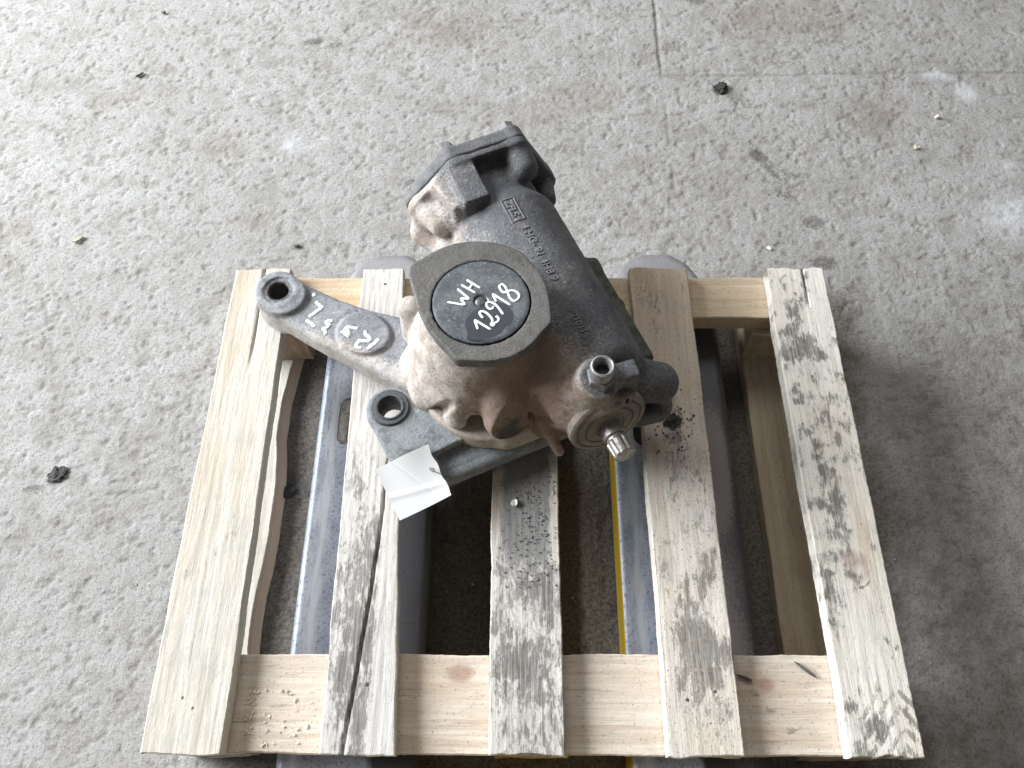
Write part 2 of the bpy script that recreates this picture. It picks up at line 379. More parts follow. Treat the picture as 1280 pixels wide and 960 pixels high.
    def rough(s, amp, scale, seed=3):
        x, y, z = np.meshgrid(*s.ax, indexing='ij'); near = np.abs(s.v) < 0.006
        n = fbm(x[near] * scale, y[near] * scale, z[near] * scale, seed, 3) - 0.5
        s.v[near] += (n * 2 * amp).astype(np.float32)
    # ----------------------------------------------------------------------
    def mesh(s, smooth=1):
        v = s.v.copy()
        v[0] = v[-1] = 0.05; v[:, 0] = v[:, -1] = 0.05; v[:, :, 0] = v[:, :, -1] = 0.05
        v[v == 0] = 1e-7
        ins = v < 0
        nx, ny, nz = v.shape
        cs = np.zeros((nx - 1, ny - 1, nz - 1), np.int8)
        for dx in (0, 1):
            for dy in (0, 1):
                for dz in (0, 1): cs += ins[dx:nx - 1 + dx, dy:ny - 1 + dy, dz:nz - 1 + dz]
        I = np.argwhere((cs > 0) & (cs < 8)); idx = np.full(cs.shape, -1, np.int64); idx[tuple(I.T)] = np.arange(len(I))
        acc = np.zeros((len(I), 3)); cnt = np.zeros(len(I))
        cor = [(a, b, c) for a in (0, 1) for b in (0, 1) for c in (0, 1)]
        val = {c: v[I[:, 0] + c[0], I[:, 1] + c[1], I[:, 2] + c[2]].astype(np.float64) for c in cor}
        for a in cor:
            for ax in range(3):
                if a[ax]: continue
                b = list(a); b[ax] = 1; b = tuple(b)
                va, vb = val[a], val[b]; cr = (va < 0) != (vb < 0)
                t = np.where(cr, va / np.where(cr, va - vb, 1), 0)
                p = np.tile(np.array(a, float), (len(I), 1)); p[:, ax] += t
                acc += p * cr[:, None]; cnt += cr
        V = s.lo + s.h * (I + acc / cnt[:, None])
        Q = []
        for ax in range(3):
            o1, o2 = [i for i in range(3) if i != ax]
            sa = [slice(None)] * 3; sb = [slice(None)] * 3; sa[ax] = slice(0, -1); sb[ax] = slice(1, None)
            A, B = ins[tuple(sa)], ins[tuple(sb)]
            E = np.argwhere(A != B); E = E[(E[:, o1] > 0) & (E[:, o2] > 0) & (E[:, o1] < s.n[o1] - 1) & (E[:, o2] < s.n[o2] - 1)]
            def at(d1, d2):
                J = E.copy(); J[:, o1] -= d1; J[:, o2] -= d2; return idx[J[:, 0], J[:, 1], J[:, 2]]
            q = np.stack([at(1, 1), at(0, 1), at(0, 0), at(1, 0)], 1)
            inside = A[tuple(E.T)]
            flip = inside if ax != 1 else ~inside
            q[~flip] = q[~flip][:, ::-1]; Q.append(q)
        Q = np.concatenate(Q); Q = Q[(Q >= 0).all(1)]
        for _ in range(smooth):
            sm = np.zeros_like(V); ct = np.zeros(len(V))
            for i in range(4):
                for j in (1, 3):
                    np.add.at(sm, Q[:, i], V[Q[:, (i + j) % 4]]); np.add.at(ct, Q[:, i], 1)
            V = V * 0.5 + 0.5 * sm / ct[:, None]
        return V, Q

def sdf_obj(name, sdf, mat, parent, attrs=None, smooth=1, sharp=math.radians(48)):
    V, Q = sdf.mesh(smooth)
    me = mesh_np(name, V, Q, True, attrs(V) if attrs else None, sharp)
    return link(name, me, mat, parent), V, Q

def lathe(prof, n=32, axis='z'):
    """closed profile of (radius, height)"""
    V, Q = [], []
    m = len(prof)
    for i in range(n):
        a = 2 * math.pi * i / n
        for r, z in prof: V.append((r * math.cos(a), r * math.sin(a), z))
    for i in range(n):
        for j in range(m - 1):
            Q.append((i * m + j, ((i + 1) % n) * m + j, ((i + 1) % n) * m + j + 1, i * m + j + 1))
    return V, Q
def mesh_lathe(name, prof, n=32, sharp=math.radians(35)):
    V, Q = lathe(prof, n); me = mesh_np(name, V, Q, True, None, sharp)
    return me
def tube(name, pts, r, n=8, flat=None):
    """tube through points; flat=(height) squashes it into a paint stroke"""
    P = [Vector(p) for p in pts]
    # resample with Catmull-Rom
    D = []
    for i in range(len(P) - 1):
        p0 = P[max(i - 1, 0)]; p1 = P[i]; p2 = P[i + 1]; p3 = P[min(i + 2, len(P) - 1)]
        for k in range(5):
            t = k / 5; D.append(0.5 * ((2 * p1) + (-p0 + p2) * t + (2 * p0 - 5 * p1 + 4 * p2 - p3) * t * t + (-p0 + 3 * p1 - 3 * p2 + p3) * t ** 3))
    D.append(P[-1]); V, F = [], []
    up0 = Vector((0, 0, 1))
    for i, p in enumerate(D):
        d = (D[min(i + 1, len(D) - 1)] - D[max(i - 1, 0)])
        d = d.normalized() if d.length > 1e-9 else Vector((1, 0, 0))
        sd = d.cross(up0); sd = sd.normalized() if sd.length > 1e-3 else Vector((1, 0, 0)); up = sd.cross(d)
        end = 0.55 if i in (0, len(D) - 1) else 1.0
        for k in range(n):
            a = 2 * math.pi * k / n
            V.append(p + sd * (r * end * math.cos(a)) + up * ((flat or r) * end * math.sin(a)))
    for i in range(len(D) - 1):
        for k in range(n): F.append((i * n + k, i * n + (k + 1) % n, (i + 1) * n + (k + 1) % n, (i + 1) * n + k))
    me = bpy.data.meshes.new(name); F.append(tuple(range(n - 1, -1, -1))); F.append(tuple((len(D) - 1) * n + k for k in range(n)))
    me.from_pydata([tuple(v) for v in V], [], F); me.update()
    me.polygons.foreach_set('use_smooth', [True] * len(me.polygons))
    return me

# ================================================================== GROUND
def grid_axis(a0, a1, h, far):
    core = list(np.arange(a0, a1 + h * 0.5, h)); up, dn = [], []
    p, st = a1, h
    while p < far: st *= 1.25; p += st; up.append(p)
    p, st = a0, h
    while p > -far: st *= 1.25; p -= st; dn.append(p)
    return np.array(dn[::-1] + core + up)
gx = grid_axis(-1.25, 1.15, 0.0027, 9.0); gy = grid_axis(-0.45, 1.20, 0.0027, 9.0)
X, Y = np.meshgrid(gx, gy, indexing='ij')
x, y = X.ravel(), Y.ravel()
wx = x + 0.006 * (fbm(x * 60, y * 60, seed=51, oct=2) - 0.5); wy = y + 0.006 * (fbm(x * 60, y * 60, seed=57, oct=2) - 0.5)
c1 = 0.82; s1 = 0.57
ux, uy = (c1 * wx + s1 * wy), (-s1 * wx + c1 * wy)          # scrape direction
n40 = fbm(wx * 16, wy * 16, seed=1, oct=3); n14 = fbm(ux * 95, uy * 150, seed=11, oct=2, gain=0.6); n6 = fbm(ux * 250, uy * 330, seed=23, oct=1)
rid = 1 - np.abs(2 * n14 - 1) * 2.0
smooth_zone = sstep(0.25, 0.95, x - 0.35 * y) * 0.55         # the worn, smoother floor on the right
rel = 0.42 * n14 + 0.20 * rid + 0.34 * n6 + 0.04 * n40
pit = sstep(0.60, 0.74, fbm(wx * 80, wy * 110, seed=77, oct=3))
hgt = (rel - 0.5) * 0.0020 * (1 - smooth_zone) + (n40 - 0.5) * 0.0022 - pit * 0.0014 * (1 - smooth_zone * 0.7)
fadeout = np.clip(1 - (np.maximum(np.abs(x) - 1.2, 0) + np.maximum(np.abs(y - 0.3) - 1.0, 0)) * 0.9, 0, 1)
hgt = hgt * fadeout
# sawn joints
jx = 0.249 + 0.004 * (fbm(y * 9, y * 0 + 3, seed=5, oct=3) - 0.5)
j1 = np.exp(-((x - jx) / 0.0035) ** 2) * sstep(0.80, 0.86, y)
j1b = np.exp(-((x - jx) / 0.003) ** 2) * sstep(0.42, 0.55, y) * (1 - sstep(0.80, 0.86, y)) * 0.35 * sstep(0.4, 0.6, fbm(y * 14, y * 0, seed=9, oct=2))
jy = 0.825 + 0.010 * (fbm(x * 7, x * 0 + 1, seed=6, oct=3) - 0.5)
j2 = np.exp(-((y - jy) / 0.004) ** 2) * sstep(0.235, 0.26, x) * (0.45 + 0.35 * fbm(x * 16, x * 0, seed=8, oct=2))
joint = np.maximum(np.maximum(j1, j1b), j2); hgt -= joint * 0.0026
relief = np.clip(0.5 + hgt / 0.0036, 0, 1)
# stains with their own shapes; the oil mask also carries painted shade
spot = np.zeros_like(x)
for cx, cy, rx, ry, ro, a in ((0.349, 0.789, .018, .016, 0, .8), (0.372, 0.765, .028, .014, -.9, .5), (0.397, 0.632, .022, .014, -.8, .85), (0.412, 0.600, .040, .009, -1.0, .6),
                              (0.445, 0.590, .026, .010, -.35, .5), (0.43, 0.545, .03, .012, -.6, .5), (0.465, 0.49, .028, .018, 0, .6), (0.27, 0.90, .035, .02, .3, .5),
                              (0.47, 0.41, .03, .018, 0, .6), (0.62, 0.90, .06, .02, 0, .35), (-0.657, 0.051, .022, .016, .6, .5), (-0.685, 0.035, .02, .007, .2, .6),
                              (0.33, 1.03, .03, .02, 0, .6), (-0.331, 0.042, .03, .025, 0, .75), (-0.29, 0.12, .03, .02, 0, .5), (-0.37, 0.445, .015, .01, 0, .6),
                              (-0.42, 0.75, .02, .012, .4, .35), (0.73, 0.86, .05, .015, .4, .4), (-.40, .92, .03, .012, .2, .6), (-.36, .91, .03, .012, .2, .5)):
    spot = np.maximum(spot, a * np.minimum(1, 1.7 * blob(x, y, cx, cy, rx * 1.25, ry * 1.25, ro)))
spot = np.maximum(spot, joint * 0.40)
brown = np.zeros_like(x)
for cx, cy, rx, ry, ro, a in ((-0.72, 0.77, .20, .05, .3, .42), (-0.53, 0.66, .10, .07, -.5, .48), (-0.85, 0.45, .12, .12, 0, .45), (0.25, 0.55, .3, .25, 0, .35), (-0.15, 0.95, .2, .1, 0, .5),
                              (-0.45, 0.5, .06, .04, 0, .5), (0.62, 0.72, .12, .1, .4, .5), (0.5, 0.98, .25, .12, 0, .55), (0.05, 0.75, .3, .1, 0.3, .4)):
    brown = np.maximum(brown, a * np.minimum(1, 1.5 * blob(x, y, cx, cy, rx, ry, ro)))
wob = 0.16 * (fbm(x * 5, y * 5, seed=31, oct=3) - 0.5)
oil_shade = sstep(0.22, 0.72, x - 0.42 * y + wob) * sstep(0.75, 0.15, y + wob) * 0.40  # stain mixed with the light's falloff to the right, painted dark
oil_shade = np.maximum(oil_shade, 0.98 * sstep(0.48, 0.34, np.maximum(np.abs(x - 0.06 + wob * .6) * 0.95, np.abs(y + 0.05 + wob * .6) * 1.05)))  # dirty floor under the pallet, with the pallet's shade painted in
lime = np.zeros_like(x)
for cx, cy, rx, ry, ro, a in ((0.745, 0.82, .06, .03, -.3, .62), (0.785, 0.775, .04, .06, 0, .60), (0.80, 0.50, .14, .09, .2, .62), (0.735, 0.58, .08, .05, 0, .4), (0.80, 0.60, .1, .05, 0, .45),
                              (0.88, 0.90, .05, .05, 0, .4), (-0.39, 0.67, .08, .06, 0, .5)):
    lime = np.maximum(lime, a * np.minimum(1, 1.4 * blob(x, y, cx, cy, rx, ry, ro)))
nx_, ny_ = X.shape
ii = (np.arange(nx_ - 1)[:, None] * ny_ + np.arange(ny_ - 1)[None, :]).ravel()
gq = np.stack([ii, ii + ny_, ii + ny_ + 1, ii + 1], 1)
gme = mesh_np('ground', np.stack([x, y, hgt], 1), gq, True, dict(relief=relief, spot=spot, brown=brown, oil_shade=oil_shade, lime=lime))
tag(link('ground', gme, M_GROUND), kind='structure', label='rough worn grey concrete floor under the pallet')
def ground_z(px, py):
    i = int(np.argmin(np.abs(gx - px))); j = int(np.argmin(np.abs(gy - py))); return float(hgt[i * ny_ + j])

# ================================================================== PALLET
def lattice(us, vs, ws):
    """closed box surface over nonuniform axis positions -> verts (n,3), quads"""
    nu, nv, nw = len(us), len(vs), len(ws)
    idm = -np.ones((nu, nv, nw), int)
    surf = np.zeros((nu, nv, nw), bool)
    surf[0] = surf[-1] = True; surf[:, 0] = surf[:, -1] = True; surf[:, :, 0] = surf[:, :, -1] = True
    I = np.argwhere(surf); idm[tuple(I.T)] = np.arange(len(I))
    V = np.stack([us[I[:, 0]], vs[I[:, 1]], ws[I[:, 2]]], 1); Q = []
    def face(f, flip):
        a, b, c, d = f[:-1, :-1].ravel(), f[1:, :-1].ravel(), f[1:, 1:].ravel(), f[:-1, 1:].ravel()
        q = np.stack([a, b, c, d], 1); Q.append(q[:, ::-1] if flip else q)
    face(idm[:, :, -1], False); face(idm[:, :, 0], True)
    face(idm[:, 0, :], False); face(idm[:, -1, :], True)
    face(idm[0, :, :], True); face(idm[-1, :, :], False)
    return V, np.concatenate(Q)
def ax_steps(a, b, h, c):
    n = max(2, int(round((b - a - 2 * c) / h))); return np.concatenate([[a], np.linspace(a + c, b - c, n + 1), [b]])

def board_mesh(name, w0, w1, L, T, seed, h=0.003, ofs0=0.0, ofs1=0.0, marks=None, cut=None, edge=0.0008, crown=0.0006):
    """board along local Y (-L/2 front .. L/2 back), top face at z=0; width w0 at the front, w1 at the back; ofs = centre shift"""
    V, Q = lattice(ax_steps(-0.5, 0.5, h / max(w0, w1), 0.0014 / max(w0, w1)), ax_steps(-0.5, 0.5, h / L, 0.0012 / L), ax_steps(-1, 0, 0.5, 0.0012 / T))
    u, v, w = V[:, 0].copy(), V[:, 1], V[:, 2]
    t = v + 0.5
    yy = v * L
    width = w0 * (1 - t) + w1 * t; cen = ofs0 * (1 - t) + ofs1 * t
    xx = u * width + cen; zz = w * T
    rim = (np.abs(u) > 0.4999); rimy = np.abs(v) > 0.4999
    # eased arrises
    zz = zz - np.where((rim | rimy) & (w > -0.001), 0.0012, 0) + np.where((rim | rimy) & (w < -0.999), 0.0012, 0)
    side = sstep(0.38, 0.5, np.abs(u)) * np.sign(u)
    xx = xx + side * ((fbm(yy * 14, u * 0 + np.sign(u) * 3, seed=seed, oct=4) - 0.5) * 4 * edge + (vnoise(yy * 300, zz * 200, seed=seed + 3) - 0.5) * edge * 0.8)
    yy = yy + sstep(0.47, 0.5, np.abs(v)) * np.sign(v) * ((fbm(xx * 40, zz * 40, seed=seed + 5, oct=4) - 0.5) * 0.006)
    top = w > -0.001
    zz = zz + np.where(top, (fbm(xx * 20, yy * 4, seed=seed + 9, oct=3) - 0.5) * 2 * crown + (fbm(xx * 260, yy * 22, seed=seed + 12, oct=2) - 0.5) * 0.0006, 0)
    if cut is not None: xx, yy, zz = cut(u, v, w, xx, yy, zz)
    at = dict(dirt=np.full(len(xx), 0.2), knot=np.zeros(len(xx)), tread=np.zeros(len(xx)), dust=np.zeros(len(xx)), warm=np.zeros(len(xx)))
    if marks: marks(at, xx, yy, zz, w, u)
    return mesh_np(name, np.stack([xx, yy, zz], 1), Q, False, at)

pallet = thing('wooden_pallet', 'small worn wooden pallet with five deck boards carrying the steering gearbox', 'pallet')
def wm(name, **k): return mat_wood(name, **k)
GREY = (0.46, 0.44, 0.41)
MW1 = wm('pale_pine', light=(0.58, 0.55, 0.49), dark=(0.47, 0.425, 0.355), grey=(0.55, 0.54, 0.51), dirt=(0.20, 0.185, 0.165), seed=1, weather=0.55, speck=0.25, ringamt=0.35)
MW2 = wm('grey_pine', light=(0.64, 0.61, 0.57), dark=(0.51, 0.475, 0.43), grey=(0.54, 0.53, 0.52), dirt=(0.135, 0.125, 0.115), seed=2, weather=0.75, speck=0.3)
MW3 = wm('mouldy_pine', light=(0.66, 0.615, 0.56), dark=(0.52, 0.46, 0.40), grey=(0.57, 0.56, 0.545), dirt=(0.120, 0.112, 0.102), seed=3, weather=0.7, speck=0.4)
MW4 = wm('tan_pine', light=(0.64, 0.59, 0.50), dark=(0.49, 0.41, 0.32), grey=(0.68, 0.66, 0.63), dirt=(0.155, 0.140, 0.120), seed=4, weather=0.75, speck=0.75)
MW5 = wm('whitened_pine', light=(0.74, 0.71, 0.65), dark=(0.62, 0.57, 0.49), grey=(0.70, 0.69, 0.66), dirt=(0.125, 0.110, 0.098), seed=5, weather=0.7, speck=0.35, ringamt=0.3)
MW6 = wm('fresh_pine', light=(0.64, 0.57, 0.49), dark=(0.53, 0.44, 0.355), grey=(0.58, 0.54, 0.49), dirt=(0.17, 0.13, 0.095), seed=6, weather=0.3, speck=0.6, ringamt=0.45)
MW7 = wm('back_pine', light=(0.62, 0.53, 0.39), dark=(0.49, 0.38, 0.25), grey=(0.56, 0.51, 0.43), dirt=(0.17, 0.14, 0.11), seed=7, weather=0.4, speck=0.7)
MW8 = wm('brown_bark_pine', light=(0.40, 0.30, 0.20), dark=(0.28, 0.185, 0.11), grey=(0.36, 0.31, 0.26), dirt=(0.10, 0.075, 0.055), seed=8, weather=0.4)
MW9 = wm('bottom_pine', light=(0.55, 0.47, 0.35), dark=(0.42, 0.34, 0.24), grey=(0.48, 0.44, 0.37), dirt=(0.15, 0.13, 0.11), seed=9, weather=0.5, speck=0.5)

def m1(a, x, y, z, w, u):
    a['dirt'] += 0.04 + 0.40 * (fbm(x * 22, y * 12, seed=3) - .5) + 0.22 * blob(x, y, 0.02, -0.06, .05, .07) + .25 * blob(x, y, .01, -.20, .03, .06) + .2 * blob(x, y, -.02, -.12, .03, .05)
    a['warm'] += 0.55 * blob(x, y, -0.025, 0.285, .025, .10) + 0.45 * blob(x, y, -.02, .17, .02, .05) + .4 * blob(x, y, -.025, .01, .022, .05) + .25 * blob(x, y, -.03, -.12, .012, .1)
    a['knot'] += 0.0
def c1(u, v, w, x, y, z):
    cr = 0.004 - 0.018 * (y - 0.12); g = np.exp(-((x - cr) / 0.0016) ** 2) * sstep(0.13, 0.20, y) * (w > -.001)
    return x, y, z - g * 0.005
def m2(a, x, y, z, w, u):
    a['dirt'] += 0.10 - .12 * sstep(.05, .2, y) - .18 * sstep(.012, .022, x) + .45 * (fbm(x * 26, y * 9, seed=82, oct=3) - .5) + 0.36 * blob(x, y, -.012, -.02, .035, .20) + .30 * blob(x, y, -.01, -.22, .06, .16) + .22 * blob(x, y, .015, -.15, .02, .2) + .15 * blob(x, y, -.02, .2, .03, .12)
def c2(u, v, w, x, y, z):
    cr = 0.012 - 0.05 * (y + 0.0) ** 2 * 3 + 0.03 * (y + .3) - .004 + 0.0018 * (fbm(y * 25, y * 0, seed=4) - .5) * 2
    g = np.exp(-((x - cr) / 0.0014) ** 2) * sstep(0.05, -0.02, y) * (w > -.001)
    step = sstep(cr - 0.001, cr + 0.001, x) * sstep(0.04, -.06, y) * (w > -.001)
    return x, y, z - g * 0.0050 - step * 0.0012
def m3(a, x, y, z, w, u):
    a['dirt'] += 0.27 * sstep(-0.05, -0.13, y) + .12 * (fbm(x * 30, y * 22, seed=81, oct=3) - .5) * 2 + .10 * blob(x, y, 0, -.20, .06, .12) + .1
    edgeclear = sstep(0.042, 0.018, np.abs(x - 0.002 + 0.012 * (fbm(y * 9, y * 0, seed=2) - .5)))
    a['dust'] += 0.85 * edgeclear * sstep(-0.18, -0.06, y) * sstep(0.28, 0.1, y)
    a['warm'] += .45 * blob(x, y, -.034, -.02, .012, .06) + .35 * blob(x, y, .034, -.02, .012, .14)
    a['knot'] += .9 * blob(x, y, -.036, .015, .010, .022)
def m4(a, x, y, z, w, u):
    a['dirt'] += 0.14 + .55 * (fbm(x * 34, y * 20, seed=84, oct=3) - .5) + .32 * blob(x, y, .0, -.16, .05, .16) + .30 * blob(x, y, .01, -.235, .05, .10) + .28 * blob(x, y, .0, .06, .05, .08) + .1 * blob(x, y, -.01, .22, .04, .1)
    a['warm'] += .60 * sstep(-0.02, 0.12, y) * (0.6 + .4 * fbm(x * 30, y * 6, seed=8)) + .3 * blob(x, y, -.025, -.02, .01, .1)
    a['dust'] += .55 * blob(x, y, .0, .055, .04, .06) + .5 * blob(x, y, .02, -.05, .022, .05)
    for k in range(6): a['tread'] += .55 * (np.abs(y - (0.035 - k * 0.013) + .2 * (x - .02)) < .0042) * (x > .008) * (x < .034)
def m5(a, x, y, z, w, u):
    a['dirt'] += 0.14 + .7 * (fbm(x * 70, y * 60, seed=83, oct=3) - .5) + .18 * blob(x, y, -.014, .225, .055, .15) + .22 * blob(x, y, .0, .12, .07, .22) - .3 * sstep(.014, .02, x) * sstep(.2, .23, y) + .36 * blob(x, y, -.02, -.085, .035, .10) + .14 * blob(x, y, 0, .02, .05, .1) + .25 * blob(x, y, -.02, -.27, .05, .06)
    kx, ky = .006, -.105
    r = np.sqrt(((x - kx) / .017) ** 2 + ((y - ky) / .026) ** 2)
    a['knot'] += .62 * sstep(1.05, .7, r) * (.65 + .6 * (fbm(x * 90, y * 60, seed=85, oct=2) - .5)); a['tread'] += .8 * (np.abs(r - .92) < .05) * (x > kx - .002) * (y < ky + .012)
    a['warm'] += .5 * blob(x, y, .024, -.075, .018, .07) + .2 * blob(x, y, .0, .07, .03, .04)
    cx = .022
    ch = ((y + .300) * 1.0 + 1.15 * np.abs(x - cx + .0)) / .0185 + .45 * (fbm(x * 40, y * 40, seed=71, oct=2) - .5)
    tre = sstep(.34, .20, np.abs((ch % 1) - .5)) * sstep(-.222, -.246, y - .25 * x + .02 * (fbm(x * 60, y * 60, seed=72, oct=2) - .5)) * sstep(-.03, -.015, x)
    a['tread'] += (.35 + .75 * fbm(x * 55, y * 55, seed=91, oct=3)) * tre
    arc = np.sqrt((x + .045) ** 2 + (y + .02) ** 2) / .0105
    a['tread'] += .45 * (np.abs((arc % 1) - .5) < .2) * blob(x, y, -.01, -.045, .028, .045)
def c5(u, v, w, x, y, z):
    # chipped left arris at the back
    m = (u < -.49) * sstep(.20, .285, y) * (fbm(y * 60, y * 0, seed=3) * .012)
    cut_ = (u < -.49) * sstep(.285, .30, y) * .006
    cr = np.exp(-((x - .010 - .0 * y) / .0014) ** 2) * sstep(.235, .25, y) * (w > -.001)
    return x + m + cut_, y, z - cr * .006

DT = 0.020
decks = [  # x0,x1 front / x0,x1 back
    (MW1, (-.400, -.3155), (-.3985, -.3235), m1, c1, 101), (MW2, (-.2145, -.1370), (-.2240, -.1690), m2, c2, 202),
    (MW3, (-.0415, .0370), (-.0455, .0325), m3, None, 303), (MW4, (.1420, .2190), (.1385, .2165), m4, None, 404), (MW5, (.3250, .4000), (.3225, .4000), m5, c5, 505)]
deck_label = ['clean pale board at the left end', 'grey split board with dark stains', 'middle board covered with dark grit and mould', 'tan board with a whitened front half', 'whitened board with dark blotches, a knot and a tread print']
BOARDS = []
for k, (mt, fr, bk, mk, ct, sd) in enumerate(decks):
    cx = (fr[0] + fr[1] + bk[0] + bk[1]) / 4
    me = board_mesh('deck_board', fr[1] - fr[0], bk[1] - bk[0], 0.600, DT, sd, 0.0022, (fr[0] + fr[1]) / 2 - cx, (bk[0] + bk[1]) / 2 - cx, mk, ct)
    o = link('deck_board', me, mt, pallet, (cx, 0, DZ + (0.0006 if k % 2 else 0))); o['label'] = deck_label[k]; BOARDS.append(o)
# cross boards under the deck (local Y turned to world X)
def mfs(a, x, y, z, w, u):      # local y = -world x after the turn below
    a['dirt'] += .10 + .10 * fbm(x * 10, y * 6, seed=5)
    a['warm'] += .45 * blob(x, y, -.02, .02, .03, .05) + .4 * blob(x, y, .02, .10, .025, .05) + .35 * blob(x, y, .02, -.24, .03, .07) + .2 * blob(x, y, -.025, -.28, .02, .08)
    a['knot'] += .9 * blob(x, y, .03, .075, .018, .028) + .8 * blob(x, y, .02, -.255, .016, .02)
    for yy in (-.255, -.275, -.24): a['tread'] += .8 * blob(x, y, .0 + (yy + .25), yy, .012, .02)
def mbs(a, x, y, z, w, u):
    a['dirt'] += .12; a['warm'] += .45 * blob(x, y, 0, -.27, .05, .07) + .5 * blob(x, y, 0, .26, .05, .12) + .35 * (z < -.003)
ST = 0.022
fsb = link('cross_board', board_mesh('cross_board', .100, .100, .796, ST, 611, .003, marks=mfs), MW6, pallet, (0, -.2485, DZ - DT - .0008), (0, 0, math.pi / 2)); fsb['label'] = 'front cross board of fresh pinkish pine'
bsb = link('cross_board', board_mesh('cross_board', .064, .066, .790, .030, 622, .003, marks=mbs), MW7, pallet, (0, .2660, DZ - DT - .0008), (0, 0, math.pi / 2)); bsb['label'] = 'back cross board of yellow pine'
# blocks
def mbl(a, x, y, z, w, u): a['dirt'] += .12
for bx in (-.355, .0, .352):
    for by, wd, top in ((-.2485, .098, DT + ST + .0012), (.2620, .074, DT + .030 + .0012)):
        bme = board_mesh('block', .088, .088, wd, DZ - top - .0235, 700 + int(bx * 100) + int(by * 1000), .006, marks=mbl)
        link('block', bme, MW8 if bx < -.3 and by > 0 else MW9, pallet, (bx, by, DZ - top))
# bottom boards
def wane(u, v, w, x, y, z):
    n = (fbm(y * 7, y * 0, seed=13, oct=3) - .5) * .034
    return x + (u > .1) * n * sstep(.1, .5, u) + (u > .49) * (w < -.5) * .008, y, z
def mbb(a, x, y, z, w, u): a['dirt'] += .05 + .2 * blob(x, y, 0, .05, .05, .2)
def mbw(a, x, y, z, w, u):
    a['dirt'] += .02; a['warm'] += .9 * (u > .48)
for bx, w0, w1, ct, mk, sd, mt in ((-.370, .056, .060, wane, mbw, 811, MW1), (0.0, .08, .08, None, mbb, 822, MW9), (.3545, .085, .085, None, mbb, 833, MW9)):
    link('bottom_board', board_mesh('bottom_board', w0, w1, .598, .022, sd, .004, marks=mk, cut=ct), mt, pallet, (bx, 0, .0228))
# nails
nail_me = mesh_lathe('nail', [(0.0, .0003), (.0017, .0002), (.0021, -.0004), (.0021, -.002), (0, -.002)], 12)
nail_me.materials.append(M_NAIL)
for k, pts in enumerate([((-.006, -.246), (.006, -.256), (-.012, .262)), ((-.012, -.252), (.014, -.232), (-.006, .275)), ((.012, -.247), (-.016, -.236)), ((-.014, -.246), (.016, -.238), (.005, .262), (-.012, .255)), ((-.012, -.240), (.014, -.252), (-.012, .250), (.018, .262))]):
    for (nx, ny) in pts:
        n = link('nail', nail_me, None, BOARDS[k], (nx, ny, -.0004))

# ================================================================== PALLET TRUCK (two forks run under the deck)
truck = thing('pallet_truck', 'worn steel forks of a hand pallet truck slid under the pallet', 'pallet truck', (-.006, -.60, 0))
FZ = DZ - .077
def fork(mat, lab, x0, x1, right):
    w = x1 - x0; s = SDF((-w / 2 - .01, -.66, .006), (w / 2 + .01, .405, .075), .0038)
    # outline in plan, rounded tip that slopes down
    P = [(-w / 2, -.65), (w / 2, -.65), (w / 2, .27), (w / 2 - .010, .33), (w / 2 - .032, .366), (.022, .384), (-.022, .384), (-w / 2 + .032, .366), (-w / 2 + .010, .33), (-w / 2, .27)]
    s.poly(P, .014, FZ, 0, 'u', .010)
    s.box((0, -.20, .02), (w / 2 - .006, .47, FZ - .006 - .02), 0, 0, 'd', .004)
    s.box((0, .41, .094), (.12, .12, .03), 0, .012, 'd', .002, (-.20, 0))
    s.box((-.012, .107, FZ), (.038, .034, .02), 0, 0, 'd', .012)
    def at(V):
        x, y, z = V[:, 0], V[:, 1], V[:, 2]
        edge = blob(x, y * 0, -w / 2 + .022, 0, .03, 1) + .5 * blob(x, y * 0, w / 2 - .012, 0, .014, 1)  # worn edges, with a painted gleam along the left one
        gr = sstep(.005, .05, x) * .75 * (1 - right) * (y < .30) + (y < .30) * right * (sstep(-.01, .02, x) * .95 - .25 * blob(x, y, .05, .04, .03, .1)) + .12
        return dict(wear_sheen=edge * .8 * (1 - .6 * right * (x > 0)), grime_shade=gr, dusty=right * (1.3 * blob(x, y, .052, .06, .035, .12) + .8 * blob(x, y, .045, -.12, .05, .2) + .7 * blob(x, y, .05, -.28, .05, .15)) + .2 * (1 - right) + .85 * sstep(.29, .34, y),
                    paint=right * (x < -w / 2 + .003) * sstep(.16, .05, y) * 1.0)
    o, V, Q = sdf_obj('fork', s, mat, truck, at, 1); o.location = ((x0 + x1) / 2 + .006, .60, 0); o['label'] = lab
    r = link('roller', mesh_lathe('roller', [(0, -.027), (.027, -.027), (.029, -.024), (.029, .024), (.027, .027), (0, .027)], 28), M_GLUE, o, (-.012, .095, .0300), (0, math.pi / 2, 0))
    return o
fork(M_FORKL, 'left fork, bright and scratched on its outer edge', -.282, -.121, 0.0)
fork(M_FORKR, 'right fork, grimy with dust and a yellow painted side', .1115, .270, 1.0)
cb = SDF((-.30, -.20, .0), (.30, .07, .36), .006)
cb.box((-.0, -.06, .12), (.285, .05, .10), 0, 0, 'u', .012); cb.cone((0, -.09, .10), (0, -.09, .34), .055, .05, .01, 'u', .006)
sdf_obj('fork_carriage', cb, M_FORKR, truck, lambda V: dict(wear_sheen=V[:, 0] * 0, grime_shade=V[:, 0] * 0, dusty=V[:, 0] * 0, paint=V[:, 0] * 0 + 1), 1)[0].location = (.006, -.02, 0)

# ================================================================== STEERING GEARBOX
gear = thing('steering_gearbox', 'dirty cast iron truck steering gearbox with drop arm and bracket lying on the pallet', 'steering gearbox', (-.055, .343, DZ), math.atan2(.406, .914))
def L(s, e, z): return (e, -s, z)          # s runs down the worm axis towards the input shaft, e sideways
AX = .100
